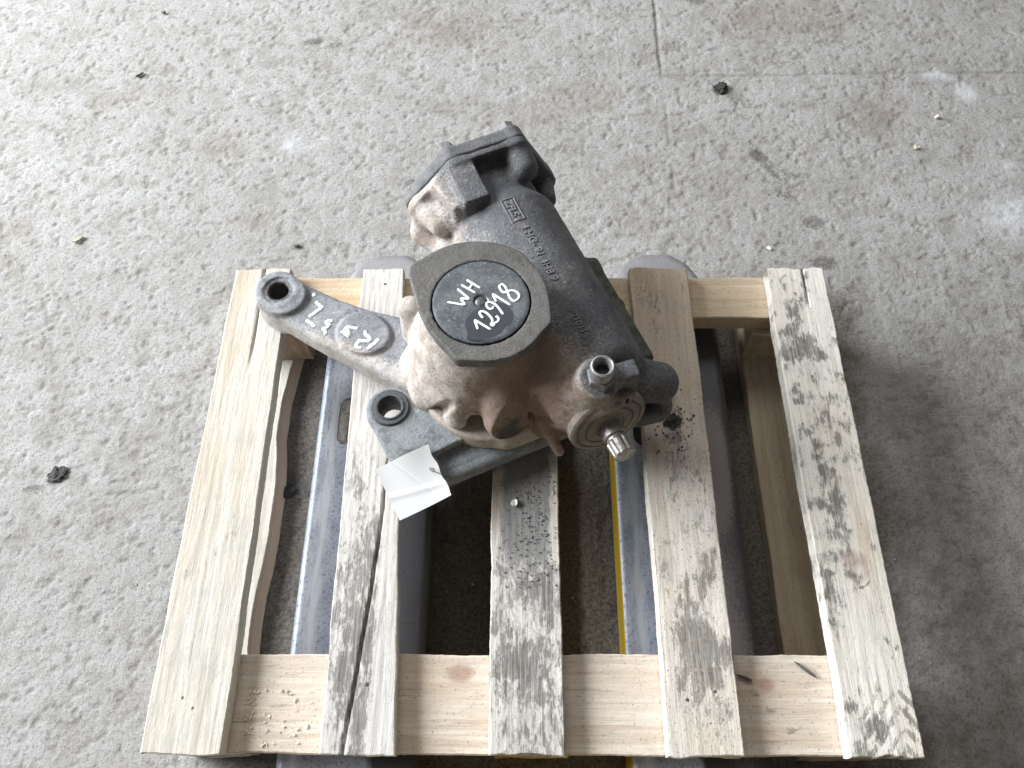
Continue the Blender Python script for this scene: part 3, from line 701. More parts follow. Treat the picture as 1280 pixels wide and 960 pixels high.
# ---- housing
H = SDF((-.185, -.362, .012), (.135, .016, .205), .0017)
H.cone(L(.0, 0, AX), L(.08, 0, AX), .059, .060, 0, 'u', .002)
H.cone(L(.052, 0, AX), L(.312, .002, AX), .068, .069, .012, 'u', .020)                       # worm cylinder
H.cone(L(-.003, 0, AX), L(.006, 0, AX), .070, .068, .004, 'u', .003)
def ring_pts(c, r, n=26): return [(c[0] + r * math.cos(2 * math.pi * i / n), c[1] + r * math.sin(2 * math.pi * i / n)) for i in range(n)]
bolts = [(118, .0735), (55, .079), (-10, .086), (-62, .080), (-122, .080), (166, .088)]
BP = [(r * math.cos(math.radians(a)), AX + r * math.sin(math.radians(a))) for a, r in bolts]
HEX = sorted(BP, key=lambda p: math.atan2(p[1] - AX, p[0]))
H.poly(HEX, -.006, .0035, .002, 'u', .002, 'y', .0134)                                     # rear flange, y = -s
for i, (bx, bz) in enumerate(BP):                                                         # bolt bosses behind the flange
    ln = (.045, .028, .030, .03, .03, .036)[i]
    H.cap((bx * .93, .0, AX + (bz - AX) * .93), (bx * .86, -ln, AX + (bz - AX) * .86), .0165, .013, .008)
H.cap(L(.004, .046, .157), L(.026, .044, .1545), .0165, .0165, .003)
H.box(L(.032, -.031, .150), (.0165, .031, .0255), 0, .004, 'u', .003)                      # lifting lug
H.box(L(.030, -.052, .135), (.012, .026, .030), .2, .012, 'u', .004)
H.cap(L(.008, -.082, .112), L(.040, -.060, .130), .014, .010, .012)
H.cap(L(.012, -.088, .085), L(.05, -.07, .08), .018, .012, .016)
H.cap(L(.058, -.066, .085), L(.10, -.062, .09), .016, .016, .02)
# sector shaft boss
SC = (.210, -.087)
H.cone(L(*SC, .040), L(*SC, .190), .074, .0630, .010, 'u', .004)
H.cap(L(.205, -.100, .080), L(.205, -.095, .12), .076, .068, .02)
H.cap(L(.178, -.126, .060), L(.185, -.116, .12), .043, .037, .02)
H.cap(L(.245, -.034, .108), L(.296, -.016, .102), .058, .048, .007)                         # rounded belly beside the seam
H.cap(L(.238, -.128, .135), L(.264, -.146, .076), .014, .0125, .010)                       # gusset with a lip
H.cap(L(.258, -.090, .140), L(.292, -.096, .090), .022, .0265, .006)                        # square-faced lug
H.box(L(.3215, -.096, .085), (.040, .016, .05), .06, .0010, 'd', .001, (-.22, 0))
H.box(L(.296, -.099, .030), (.05, .05, .020), 0, .002, 'd', .004)
H.cap(L(.316, -.133, .040), L(.270, -.124, .080), .019, .013, .003, 'd')
H.cap(L(.325, -.066, .055), L(.296, -.068, .098), .007, .005, .003, 'd')                   # arch between them
H.cap(L(.240, -.165, .06), L(.262, -.152, .11), .008, .006, .004, 'd')
H.cap(L(.130, -.146, .06), L(.129, -.146, .112), .018, .014, .012)                         # boss on the far left
H.cone(L(.129, -.146, .10), L(.129, -.146, .122), .012, .0105, .004, 'u', .002)
H.cap(L(.170, -.168, .06), L(.215, -.170, .055), .012, .012, .02)
H.cap(L(.310, -.062, .086), L(.338, -.052, .050), .0068, .0060, .005)                      # pouring rib
H.cap(L(.262, -.070, .150), L(.314, -.060, .08), .004, .006, .006)
H.cap(L(.296, -.048, .062), L(.302, .02, .055), .027, .026, .010)                          # ledge at the input end
H.cap(L(.318, -.052, .098), L(.326, -.012, .096), .0055, .005, .006, 'd')                  # crease
# input end
H.cap(L(.283, -.022, .114), L(.298, -.016, .124), .046, .035, .010)
H.cone(L(.306, 0, AX + .004), L(.3425, 0, AX - .002), .050, .0400, .006, 'u', .003)
H.cone(L(.314, -.012, .138), L(.328, -.007, .1785), .026, .0222, .009, 'u', .002)            # port boss
H.box(L(.3255, .0245, .148), (.013, .0105, .021), -.12, .003, 'u', .002)                    # square lug
H.cap(L(.300, .050, .078), L(.318, .080, .080), .030, .0245, .010)                         # lobe on the right
H.cap(L(.325, .055, .045), L(.332, .076, .048), .022, .0195, .008)
H.box(L(.345, .050, .066), (.028, .012, .006), .35, .003, 'd', .003)
H.cap(L(.340, .028, .118), L(.335, .045, .095), .009, .010, .003, 'd')
SEAM = [L(.250, -.055, .160), L(.262, -.060, .135), L(.278, -.063, .112), L(.294, -.061, .096), L(.312, -.056, .078)]
for a_, b_ in zip(SEAM[:-1], SEAM[1:]): H.cap(a_, b_, .0045, .0045, .004, 'd')
H.rough(.0004, 60, 5); H.rough(.00025, 190, 9)
def house_attr(V):
    x, y, z = V[:, 0], V[:, 1], V[:, 2]; e, s = x, -y
    n = fbm(x * 24, y * 24, z * 24, 3, 4) - .5
    side = np.hypot(s - SC[0], e - SC[1])
    toleft = sstep(.005, -.075, e - .35 * (s - .25) + .05 * n)
    cone_ = sstep(.061, .068, side) * sstep(.188, .172, z) * toleft
    dust = np.clip(.22 + .14 * sstep(.02, -.04, e) + .36 * sstep(-.10, -.15, e) + .40 * toleft * sstep(.178, .150, z) + .25 * cone_ + .45 * n + .16 * sstep(.22, .30, s) * sstep(.02, -.05, e), 0, 1.15)  # dust, painted paler on the left to carry the light there
    dust += .45 * sstep(.12, .06, s) * sstep(-.045, -.075, e) + .2 * blob(s, e, .10, -.05, .06, .03)
    seam = np.exp(-(((e + .056 + .10 * (s - .27)) + .004 * n) / .0065) ** 2) * sstep(.262, .275, s) * (z > .06)
    rust = .70 * cone_ * blob(s, e, .275, -.075, .06, .06) + .75 * blob(s, e, .262, -.040, .022, .020) + .22 * cone_
    rust += .34 * sstep(-.165, -.095, e + .1 * n) * sstep(.215, .262, s + .05 * n) * sstep(.185, .165, z) * sstep(.02, -.03, e) + .16 * sstep(.10, .0, e) * sstep(.24, .30, s)
    grime_shade = .25 * seam + .55 * blob(s, e, .335, .02, .03, .05) * (z < .15) + .6 * blob(s, e, .330, .06, .03, .03) * (z < .075) + .7 * blob(s, e, .262, -.138, .012, .010) * (z < .12)  # shade in the seam and recesses painted in as dark colour
    grime_shade += .45 * (s < .03) * (e > -.015) * (e < .03) * (z > .14) + 1.1 * blob(s, e, .310, -.096, .016, .034) * (s > .299) * (z < .12)  # shade below the flange and on the lug face, painted dark
    return dict(dust=dust, rust=rust, grime_shade=grime_shade)
house, HV, HQ = sdf_obj('housing', H, M_IRON, gear, house_attr, 1)
bvh = BVHTree.FromPolygons([tuple(v) for v in HV], [tuple(int(i) for i in q) for q in HQ])
def surf(x, y):
    h = bvh.ray_cast(Vector((x, y, .30)), Vector((0, 0, -1))); return h[0].z if h[0] is not None else .165

# raised casting marks, laid on the cylinder
def raised_text(body, s0, e0, size, ext=.0010, sp=1.0):
    cu = bpy.data.curves.new('casting_text', 'FONT'); cu.body = body; cu.size = size; cu.extrude = ext; cu.space_character = sp; cu.offset = .00018
    o = bpy.data.objects.new('casting_text', cu); C.objects.link(o); bpy.context.view_layer.update()
    me = bpy.data.meshes.new_from_object(o.evaluated_get(bpy.context.evaluated_depsgraph_get())); bpy.data.objects.remove(o)
    for v in me.vertices:
        u, w, z = v.co; X_, Y_ = e0 + w, -(s0 + u); v.co = (X_, Y_, surf(X_, Y_) + z)
    for n_ in ('dust', 'rust', 'grime_shade'): me.attributes.new(n_, 'FLOAT', 'POINT')
    me.name = 'raised_text'
    me.polygons.foreach_set('use_smooth', [False] * len(me.polygons))
    return link('raised_text', me, M_LETTER, house)
raised_text('ZFLS', .0735, -.0030, .0130, .0010, .92)
raised_text('4 HG- 91-4H8 9', .1130, .0005, .0125, .0010, 1.0)
raised_text('- 210115', .2360, .0005, .0110, .0010, .98)
fr_pts = [(.0715, -.0062), (.1045, -.0062), (.1045, .0092), (.0715, .0092), (.0715, -.0062)]
dense = []
for a, b in zip(fr_pts[:-1], fr_pts[1:]):
    for k in range(6): dense.append((a[0] + (b[0] - a[0]) * k / 6, a[1] + (b[1] - a[1]) * k / 6))
dense.append(fr_pts[-1])
ft = tube('raised_frame', [(e_, -s_, surf(e_, -s_) + .0002) for s_, e_ in dense], .0008, 6)
for n_ in ('dust', 'rust', 'grime_shade'): ft.attributes.new(n_, 'FLOAT', 'POINT')
link('raised_frame', ft, M_LETTER, house)

def flat_attr(d=0.2, r=0.0, g=0.0):
    return lambda V: dict(dust=np.full(len(V), d) + .5 * (fbm(V[:, 0] * 30, V[:, 1] * 30, V[:, 2] * 30, 4) - .5), rust=np.full(len(V), r), grime_shade=np.full(len(V), g))
def add_attr(me, d=0.2, r=0.0, g=0.0):
    for n_, val in (('dust', d), ('rust', r), ('grime_shade', g)):
        a = me.attributes.new(n_, 'FLOAT', 'POINT'); a.data.foreach_set('value', np.full(len(me.vertices), val, np.float32))
    return me
# ---- end cover with bolts
E_ = SDF((-.115, .002, .004), (.115, .034, .205), .0018)
E_.poly(HEX, .0038, .0225, 0, 'u', .0030, 'y', .0138)
for bx, bz in BP: E_.cone((bx, .0040, bz), (bx, .0255, bz), .0145, .0135, .003, 'u', .002)
E_.cone((0, .02, AX), (0, .030, AX), .050, .044, .006, 'u', .004)
E_.rough(.0005, 60, 4)
def cover_attr(V):
    a = flat_attr(.12)(V); a['dust'] += .5 * blob(V[:, 0], V[:, 2], -.09, .11, .05, .05); return a
sdf_obj('end_cover', E_, M_COVER, gear, cover_attr, 1)
hx = []
r6 = .0105
for zz in (0, .0100, .0114):
    rr = r6 * (.86 if zz > .01 else 1)
    hx += [(rr * math.cos(math.pi / 3 * k), rr * math.sin(math.pi / 3 * k), zz) for k in range(6)]
hf = [(j * 6 + k, j * 6 + (k + 1) % 6, (j + 1) * 6 + (k + 1) % 6, (j + 1) * 6 + k) for j in range(2) for k in range(6)] + [tuple(range(12, 18)), tuple(range(5, -1, -1))]
hexme = bpy.data.meshes.new('cover_bolt'); hexme.from_pydata(hx, [], hf); hexme.materials.append(M_BOLT); add_attr(hexme, .1)
for i, (bx, bz) in enumerate(BP): link('cover_bolt', hexme, None, gear, (bx, .0252, bz), (-math.pi / 2, 0, 0)).rotation_euler.rotate_axis('Z', i * .4)
# ---- side cover ring (outline as cast, with lobes) and its round cover plate
ang = [-180, -156, -147, -141, -134, -122, -100, -79, -56, -46, -41, -34, -24, -3, 18, 36, 44, 51, 57, 69, 88, 109, 118, 132, 158, 180]
rad = [.0800, .0830, .0868, .0862, .0795, .0690, .0622, .0604, .0632, .0690, .0705, .0688, .0688, .0708, .0722, .0716, .0738, .0744, .0722, .0704, .0704, .0716, .0732, .0752, .0768, .0800]
def rp(a):
    w = np.arange(-12, 13, 2.0); g = np.exp(-(w / 5.5) ** 2)
    return float((np.interp((a + w + 180) % 360 - 180, ang, rad) * g).sum() / g.sum())
RP = []
for k in range(120):
    a = -180 + k * 3; r = rp(a) + .0022 * math.exp(-((a + 145) / 6.5) ** 2) + .0020 * math.exp(-((a + 43) / 5.0) ** 2) + .0018 * math.exp(-((a - 47) / 6.0) ** 2) + .0015 * math.exp(-((a - 122) / 6.0) ** 2)
    RP.append((SC[1] + r * math.sin(math.radians(a)), -(SC[0] + r * math.cos(math.radians(a)))))
RG = SDF((-.190, -.300, .182), (.0, -.105, .212), .0014)
RG.poly(RP, .1885, .2035, 0, 'u', .0012)
RG.cone(L(SC[0], SC[1], .195), L(SC[0], SC[1], .21), .0512, .0512, .0, 'd', .0005)
RG.rough(.0004, 55, 6)
def ring_attr(V):
    a = flat_attr(.10)(V); e, s = V[:, 0], -V[:, 1]
    a['dust'] += .35 * blob(s, e, .17, -.125, .05, .05) + .25 * blob(s, e, .27, -.10, .05, .05); a['grime_shade'] += .25 * blob(s, e, .215, -.04, .05, .03)
    rr = np.hypot(s - SC[0], e - SC[1]); a['grime_shade'] += .8 * (rr < .0528) * (V[:, 2] < .2032); return a
sdf_obj('side_cover', RG, M_RING, gear, ring_attr, 1)
nr, na = 16, 72
cv = [(0, 0, .0)]; cq = []
prof = [(.004, .0), (.0065, -.0004), (.0085, .0006), (.02, .0004), (.035, .0003), (.0475, .0002), (.0496, -.0006), (.0500, -.0050)]
V_, F_ = lathe(prof, 64); V_ = [tuple(v) for v in V_]; F_ = list(F_); ci = len(V_); V_.append((0, 0, .0012)); m_ = len(prof)
tri = [(ci, i * m_, ((i + 1) % 64) * m_) for i in range(64)]
cme = bpy.data.meshes.new('cover_plate'); cme.from_pydata(V_, [], F_ + tri); cme.polygons.foreach_set('use_smooth', [True] * len(cme.polygons)); cme.set_sharp_from_angle(angle=.7)
oa = cme.attributes.new('oil_shade', 'FLOAT', 'POINT')
for i, v in enumerate(V_):
    e, s = v[0], -v[1]
    oa.data[i].value = 0.0
# denser disc so that the oil stain keeps its own outline
gr_ = np.concatenate([np.linspace(.0, .010, 12)[1:], np.linspace(.0, .0475, 22)[5:]]); ga = np.linspace(0, 2 * math.pi, 97)[:-1]
DV = np.array([(r * math.cos(a), r * math.sin(a), 0.0) for r in gr_ for a in ga]); 
DV[:, 2] = .00035 + .0008 * np.exp(-(np.hypot(DV[:, 0], DV[:, 1]) / .0022) ** 2) - .0016 * np.exp(-((np.hypot(DV[:, 0], DV[:, 1]) - .0062) / .0012) ** 2) + .0006 * (fbm(DV[:, 0] * 40, DV[:, 1] * 40, seed=2) - .5)
DQ = [(i * 96 + k, i * 96 + (k + 1) % 96, (i + 1) * 96 + (k + 1) % 96, (i + 1) * 96 + k) for i in range(len(gr_) - 1) for k in range(96)]
ee, ss = DV[:, 0], -DV[:, 1]
st = np.maximum(np.minimum(1, 2.2 * blob(ss, ee, .026, -.006, .024, .026)), np.minimum(1, 2.0 * blob(ss, ee, .024, .012, .020, .016)))
st = np.maximum(st, np.minimum(1, 1.6 * blob(ss, ee, .036, -.018, .012, .016)))
# rim ring continues the disc down into the groove
rim0 = len(DV); rimv = np.array([(r * math.cos(a), r * math.sin(a), z) for r, z in ((.0497, -.0003), (.0502, -.004)) for a in ga])
DV = np.vstack([DV, rimv, [[0, 0, .0005]]]); st = np.concatenate([st, np.zeros(len(rimv) + 1)])
for j, base in enumerate(((len(gr_) - 1) * 96, rim0)):
    nxt = rim0 + j * 96; DQ += [(base + k, base + (k + 1) % 96, nxt + (k + 1) % 96, nxt + k) for k in range(96)]
bpy.data.meshes.remove(cme)
cme = bpy.data.meshes.new('cover_plate'); cme.from_pydata([tuple(v) for v in DV], [], DQ + [(len(DV) - 1, k, (k + 1) % 96) for k in range(96)])
cme.polygons.foreach_set('use_smooth', [True] * len(cme.polygons)); cme.set_sharp_from_angle(angle=.7)
cme.attributes.new('oil_shade', 'FLOAT', 'POINT').data.foreach_set('value', st.astype(np.float32))
plate = link('cover_plate', cme, M_CAP, gear, L(SC[0], SC[1], .2045)); plate['label'] = 'round grey cover plate with white handwriting WH 12918'
CAP_STROKES = [[(0.1976, -0.1187), (0.2088, -0.1031)], [(0.2088, -0.1031), (0.1989, -0.1048)], [(0.1989, -0.1048), (0.204, -0.0963)], [(0.204, -0.0963), (0.1869, -0.1034)], [(0.1804, -0.0904), (0.1966, -0.0809)], [(0.1838, -0.0978), (0.1999, -0.0877)], [(0.1866, -0.0853), (0.1918, -0.0924)],
               [(0.2404, -0.1026), (0.2285, -0.1014)], [(0.2285, -0.1014), (0.2467, -0.0903)], [(0.2301, -0.0928), (0.2257, -0.0938), (0.2224, -0.0932), (0.2226, -0.0903), (0.226, -0.0872), (0.2332, -0.085), (0.2381, -0.0859), (0.2402, -0.0883), (0.2426, -0.0867), (0.2405, -0.0846), (0.2399, -0.081), (0.237, -0.0786), (0.233, -0.0799)],
               [(0.2211, -0.0779), (0.2235, -0.0797), (0.2227, -0.0824), (0.2189, -0.0838), (0.2154, -0.0827), (0.2153, -0.0793), (0.2189, -0.0758), (0.2248, -0.0738), (0.2348, -0.0724)], [(0.218, -0.0728), (0.2071, -0.0727)], [(0.2071, -0.0727), (0.2285, -0.0605)],
               [(0.2115, -0.0577), (0.2102, -0.0617), (0.2054, -0.0631), (0.2012, -0.0621), (0.2007, -0.0592), (0.2043, -0.0573), (0.2115, -0.0577), (0.2196, -0.0581), (0.2242, -0.056), (0.2232, -0.0509), (0.2189, -0.0483), (0.2134, -0.0504), (0.211, -0.0548), (0.2115, -0.0577)]]
def join_meshes(name, mes):
    bm = bmesh.new()
    for m in mes: bm.from_mesh(m); bpy.data.meshes.remove(m)
    me = bpy.data.meshes.new(name); bm.to_mesh(me); bm.free(); return me
link('paint_writing', join_meshes('paint_writing', [tube('stroke', [(e - SC[1], -(s - SC[0]), .0008) for s, e in st_], .00135, 8, .0005) for st_ in CAP_STROKES]), M_PAINT, plate)
# ---- lower bearing ring under the boss
LR = SDF((-.20, -.335, .030), (.03, -.10, .075), .002)
LR.cone(L(.222, -.087, .040), L(.222, -.087, .066), .086, .084, 0, 'u', .004)
LR.cap(L(.30, -.10, .05), L(.302, -.06, .05), .012, .012, .010)
sdf_obj('bearing_ring', LR, M_PALE, gear, flat_attr(.3), 1)
# ---- drop arm
A = SDF((-.345, -.27, .004), (-.02, .045, .075), .002)
eye = np.array(L(0, -.285, 0))[:2]; hub = np.array(L(*SC, 0))[:2]; ad = (hub - eye) / np.linalg.norm(hub - eye); ap = np.array((-ad[1], ad[0]))
def apt(t, w): q = eye + ad * t + ap * w; return (q[0], q[1])
out = []
for t, w in ((-.0285, .006), (-.020, .021), (-.004, .0285), (.03, .0255), (.075, .0225), (.12, .0235), (.17, .030), (.22, .042), (.30, .050)): out.append(apt(t, w))
for t, w in ((.30, -.060), (.22, -.060), (.17, -.053), (.12, -.0475), (.075, -.042), (.03, -.0345), (-.004, -.0285), (-.020, -.021), (-.0285, -.006)): out.append(apt(t, w))
A.poly(out, .012, .0535, 0, 'u', .009)
A.cone((*eye, .010), (*eye, .0600), .0325, .0285, .003, 'u', .003)
A.cone((*apt(.011, -.003), .010), (*apt(.011, -.003), .0590), .031, .0285, .002, 'u', .002)
oc = apt(.129, -.0125)
A.poly([(oc[0] + ad[0] * .0355 * math.cos(q) + ap[0] * .0300 * math.sin(q), oc[1] + ad[1] * .0355 * math.cos(q) + ap[1] * .0300 * math.sin(q)) for q in np.linspace(0, 2 * math.pi, 32)[:-1]], .03, .0575, .003, 'u', .002)
for q in np.linspace(0, 2 * math.pi, 30)[:-1]:      # shallow groove round the raised pad
    a0 = (oc[0] + ad[0] * .0375 * math.cos(q) + ap[0] * .0315 * math.sin(q), oc[1] + ad[1] * .0375 * math.cos(q) + ap[1] * .0315 * math.sin(q)); q2 = q + .217
    a1 = (oc[0] + ad[0] * .0375 * math.cos(q2) + ap[0] * .0315 * math.sin(q2), oc[1] + ad[1] * .0375 * math.cos(q2) + ap[1] * .0315 * math.sin(q2))
    A.cap((*a0, .0555), (*a1, .0555), .0030, .0030, .001, 'd')
A.cone((*apt(.002, 0), .0), (*apt(.002, 0), .08), .0138, .0115, .0, 'd', .001)
A.cone((*apt(.002, 0), .0575), (*apt(.002, 0), .08), .019, .020, .0, 'd', .001)
A.rough(.0007, 50, 8)
def arm_attr(V):
    a = flat_attr(.18)(V); w = (V[:, :2] - eye) @ ap; t = (V[:, :2] - eye) @ ad
    a['dust'] += .6 * sstep(-.024, -.040, w) + .5 * sstep(.17, .24, t) + .45 * (V[:, 2] < .045) * (w < 0)  # dust, with the lower-left side painted paler as its lit face
    rr = np.hypot(t - .002, w); a['grime_shade'] += .55 * (rr < .019) + .35 * blob(t, w, .03, -.02, .03, .016) - .1 + .8 * (rr < .0145); return a
arm, AV, AQ = sdf_obj('drop_arm', A, M_ARM, gear, arm_attr, 1)
ARM_STROKES = [[(0.0202, -0.2434), (0.0277, -0.2457)], [(0.0334, -0.2451), (0.044, -0.2416), (0.0449, -0.2356)], [(0.0455, -0.2411), (0.0529, -0.2617)], [(0.0543, -0.264), (0.0658, -0.258), (0.0649, -0.2534)], [(0.0695, -0.2351), (0.0676, -0.2422), (0.0732, -0.2401), (0.0763, -0.2488), (0.0825, -0.2479), (0.0821, -0.2515)],
               [(0.0899, -0.2288), (0.1015, -0.2235), (0.0898, -0.2263), (0.0999, -0.222), (0.0879, -0.2228), (0.0989, -0.2217), (0.0877, -0.2208), (0.0971, -0.2076)], [(0.1019, -0.2045), (0.1153, -0.2004), (0.1172, -0.2039), (0.1122, -0.2137), (0.1182, -0.2195), (0.124, -0.2129)], [(0.1202, -0.1906), (0.128, -0.2114)]]
abv = BVHTree.FromPolygons([tuple(v) for v in AV], [tuple(int(i) for i in q) for q in AQ])
def asurf(x, y):
    h = abv.ray_cast(Vector((x, y, .2)), Vector((0, 0, -1))); return h[0].z if h[0] is not None else .055
def rag(stroke):
    pts = []
    for (a, b) in zip(stroke[:-1], stroke[1:]):
        n = max(2, int(math.dist(a, b) / .0022))
        for k in range(n):
            f = k / n; s_ = a[0] + (b[0] - a[0]) * f + random.uniform(-.0006, .0006); e_ = a[1] + (b[1] - a[1]) * f + random.uniform(-.0006, .0006)
            pts.append((e_, -s_, asurf(e_, -s_) + .0001))
    return pts
cm = join_meshes('chalk_writing', [tube('stroke', rag(s_), .0027, 6, .0006) for s_ in ARM_STROKES]); add_attr(cm, 0)
link('chalk_writing', cm, M_CHALK, arm)
# ---- mounting bracket under the gear
B = SDF((-.275, -.335, -.002), (.075, -.175, .066), .0018)
ear = [L(.188, -.222, 0), L(.185, -.200, 0), L(.200, -.182, 0), L(.218, -.170, 0), L(.248, -.146, 0), L(.262, -.128, 0), L(.2795, -.122, 0), L(.2895, -.231, 0), L(.214, -.2385, 0), L(.198, -.235, 0)]
ear = [p[:2] for p in ear]
B.poly(ear, .041, .0540, 0, 'u', .003, 'z', .0)
B.cone(L(.211, -.210, .040), L(.211, -.210, .0545), .0285, .0285, .002, 'u', .003)
B.poly([L(.222, -.186, 0)[:2], L(.246, -.148, 0)[:2], L(.262, -.128, 0)[:2], L(.2795, -.122, 0)[:2], L(.2830, -.150, 0)[:2]], .050, .0562, .001, 'u', .0015)
B.poly([L(.272, -.184, 0)[:2], L(.272, .06, 0)[:2], L(.304, .06, 0)[:2], L(.304, -.182, 0)[:2]], .014, .0405, 0, 'u', .003)
B.cap(L(.3065, -.179, .0275), L(.3065, .055, .0275), .0118, .0118, .002)
B.box(L(.300, -.06, .012), (.118, .010, .0115), 0, .002, 'u', .002)
B.cone(L(.211, -.210, .02), L(.211, -.210, .08), .0175, .0175, 0, 'd', .001)
B.rough(.0005, 60, 3)
def br_attr(V):
    a = flat_attr(.10)(V); e, s = V[:, 0], -V[:, 1]
    a['dust'] += .75 * sstep(.0515, .0495, V[:, 2]) * (e < -.228) + .45 * blob(s, e, .284, -.15, .012, .06)
    a['grime_shade'] += .60 * blob(s, e, .272, -.205, .03, .04); return a
sdf_obj('mounting_bracket', B, M_BRACKET, gear, br_attr, 1)
bush = link('bushing', mesh_lathe('bushing', [(.0130, .022), (.0130, .0565), (.0142, .0590), (.0160, .0592), (.0165, .0578), (.0215, .0575), (.0232, .0560), (.0232, .050), (.0172, .048), (.0172, .022), (.0130, .022)], 40), M_RUBBER, gear, L(.211, -.210, 0))
O = SDF((.02, -.34, -.001), (.125, -.075, .085), .0022)
O.box(L(.200, .070, .050), (.033, .078, .007), 0, 0, 'u', .003)
O.box(L(.200, .093, .040), (.0080, .078, .024), 0, .003, 'u', .003)
O.cap(L(.112, .080, .052), L(.13, .090, .052), .010, .012, .010)
O.box(L(.195, .060, .018), (.03, .09, .018), 0, .002, 'u', .003)
sdf_obj('rear_bracket', O, M_OLIVE, gear, flat_attr(.12), 1)
link('washer', add_attr(mesh_lathe('washer', [(0, .0035), (.0125, .0035), (.0165, .003), (.0170, 0), (0, 0)], 28), .25), M_OLIVE, gear, L(.196, .0865, .058))
# ---- input shaft side
flg = [(.0, .0), (.0445, .0), (.0455, .003), (.0455, .010), (.043, .012), (.0395, .0122), (.0385, .0105), (.0375, .0105), (.0365, .0128), (.030, .0132), (.0290, .0115), (.0275, .0115), (.0265, .0140), (.018, .0150), (.0165, .0135), (.0, .0135)]
f_o = link('input_flange', add_attr(mesh_lathe('input_flange', flg, 48), .2), M_FLANGE, gear, L(.3375, .0, AX), (math.pi / 2 - .17, 0, 0))
ST_ = SDF((-.02, -.02, -.002), (.02, .02, .044), .0009)
ST_.cone((0, 0, 0), (0, 0, .016), .0135, .0135, 0, 'u', .001); ST_.cone((0, 0, .016), (0, 0, .0215), .0118, .0118, 0, 'u', .001)
ST_.cone((0, 0, .0205), (0, 0, .040), .0140, .0128, .0005, 'u', .002)
for k in range(9):
    a = 2 * math.pi * k / 9; ST_.cap((.0142 * math.cos(a), .0142 * math.sin(a), .018), (.0142 * math.cos(a), .0142 * math.sin(a), .044), .0022, .0022, 0, 'd')
sh, _, _ = sdf_obj('input_shaft', ST_, M_BRIGHT, gear, None, 2, None); sh.location = L(.3500, .0, AX - .002); sh.rotation_euler = (math.pi / 2 - .12, 0, 0); sh['label'] = 'bright splined input shaft end'
stud = link('stud', add_attr(mesh_lathe('stud', [(0, 0), (.0058, 0), (.0058, .016), (.005, .0172), (.0034, .0172), (.0032, .010), (0, .010)], 20), .5), M_FLANGE, gear, L(.3345, .013, .1365), (math.radians(62), 0, math.radians(16)))
# ---- hydraulic port fitting
pf = link('port_fitting', mesh_lathe('port_fitting', [(0, .172), (.0150, .172), (.0150, .1860), (.0138, .1875), (.0120, .188), (.0120, .193), (.0, .193)], 6, .5), M_BOLT, gear, L(.328, -.007, 0), (0, 0, .3)); add_attr(pf.data, .1, .1, .45)
link('port_tube', mesh_lathe('port_tube', [(.0072, .182), (.0072, .200), (.0092, .2045), (.0105, .2052), (.0122, .2045), (.0125, .200), (.0125, .192), (.0122, .189)], 32), M_ZINC, pf)
link('port_bore', mesh_lathe('port_bore', [(0, .190), (.0073, .190), (.0073, .1935), (0, .1935)], 24), M_BORE, pf)

# ================================================================== TAG
paper = thing('paper_tag', 'blank white paper tag hanging from the grey bracket over the split board', 'tag', L(.305, -.216, 0), 0)
paper.location = Vector((-.055, .343, DZ)) + Matrix.Rotation(math.atan2(.406, .914), 3, 'Z') @ Vector(L(.306, -.2165, .0500)); paper.rotation_euler = (0, 0, math.atan2(.406, .914) + .07)
us = np.linspace(-.0320, .0320, 44); vs = np.linspace(-.0305, .0305, 44)
PV, PQ = lattice(us, vs, np.array([0, .00045]))
tt = (PV[:, 1] + .0305) / .061
PV[:, 2] += .0095 * (tt - .5) * 2 - .0015 * np.sin(tt * math.pi) + .0012 * np.sin(PV[:, 0] * 90 + 1) * tt + .0020 * (PV[:, 0] / .032) ** 2 * (1 - tt) - .0004 * np.exp(-((PV[:, 0] * .9 + PV[:, 1] * .5 - .004) / .0014) ** 2) + .0005 * np.exp(-((tt - .34 + PV[:, 0] * 3) / .05) ** 2)
PV[:, 0] += .0008 * np.sin(PV[:, 1] * 260) * (PV[:, 0] > .031)
sheet = link('paper_sheet', mesh_np('paper_sheet', PV, PQ, False), M_PAPER, paper)
link('tie_wire', tube('tie_wire', [(.0262, .000, .001), (.0262, .003, .0035), (.0232, .006, .0030), (.0225, .004, .0012), (.025, .001, .0022), (.031, -.006, .0015), (.036, -.011, -.002), (.042, -.013, -.006)], .00042, 6), M_WIRE, paper)
link('punched_hole', mesh_lathe('punched_hole', [(0, 0), (.0020, 0), (.0024, .0003), (.0024, .0006), (.0014, .0006), (0, .0004)], 14), M_BORE, paper, (.0242, .004, -.0010))

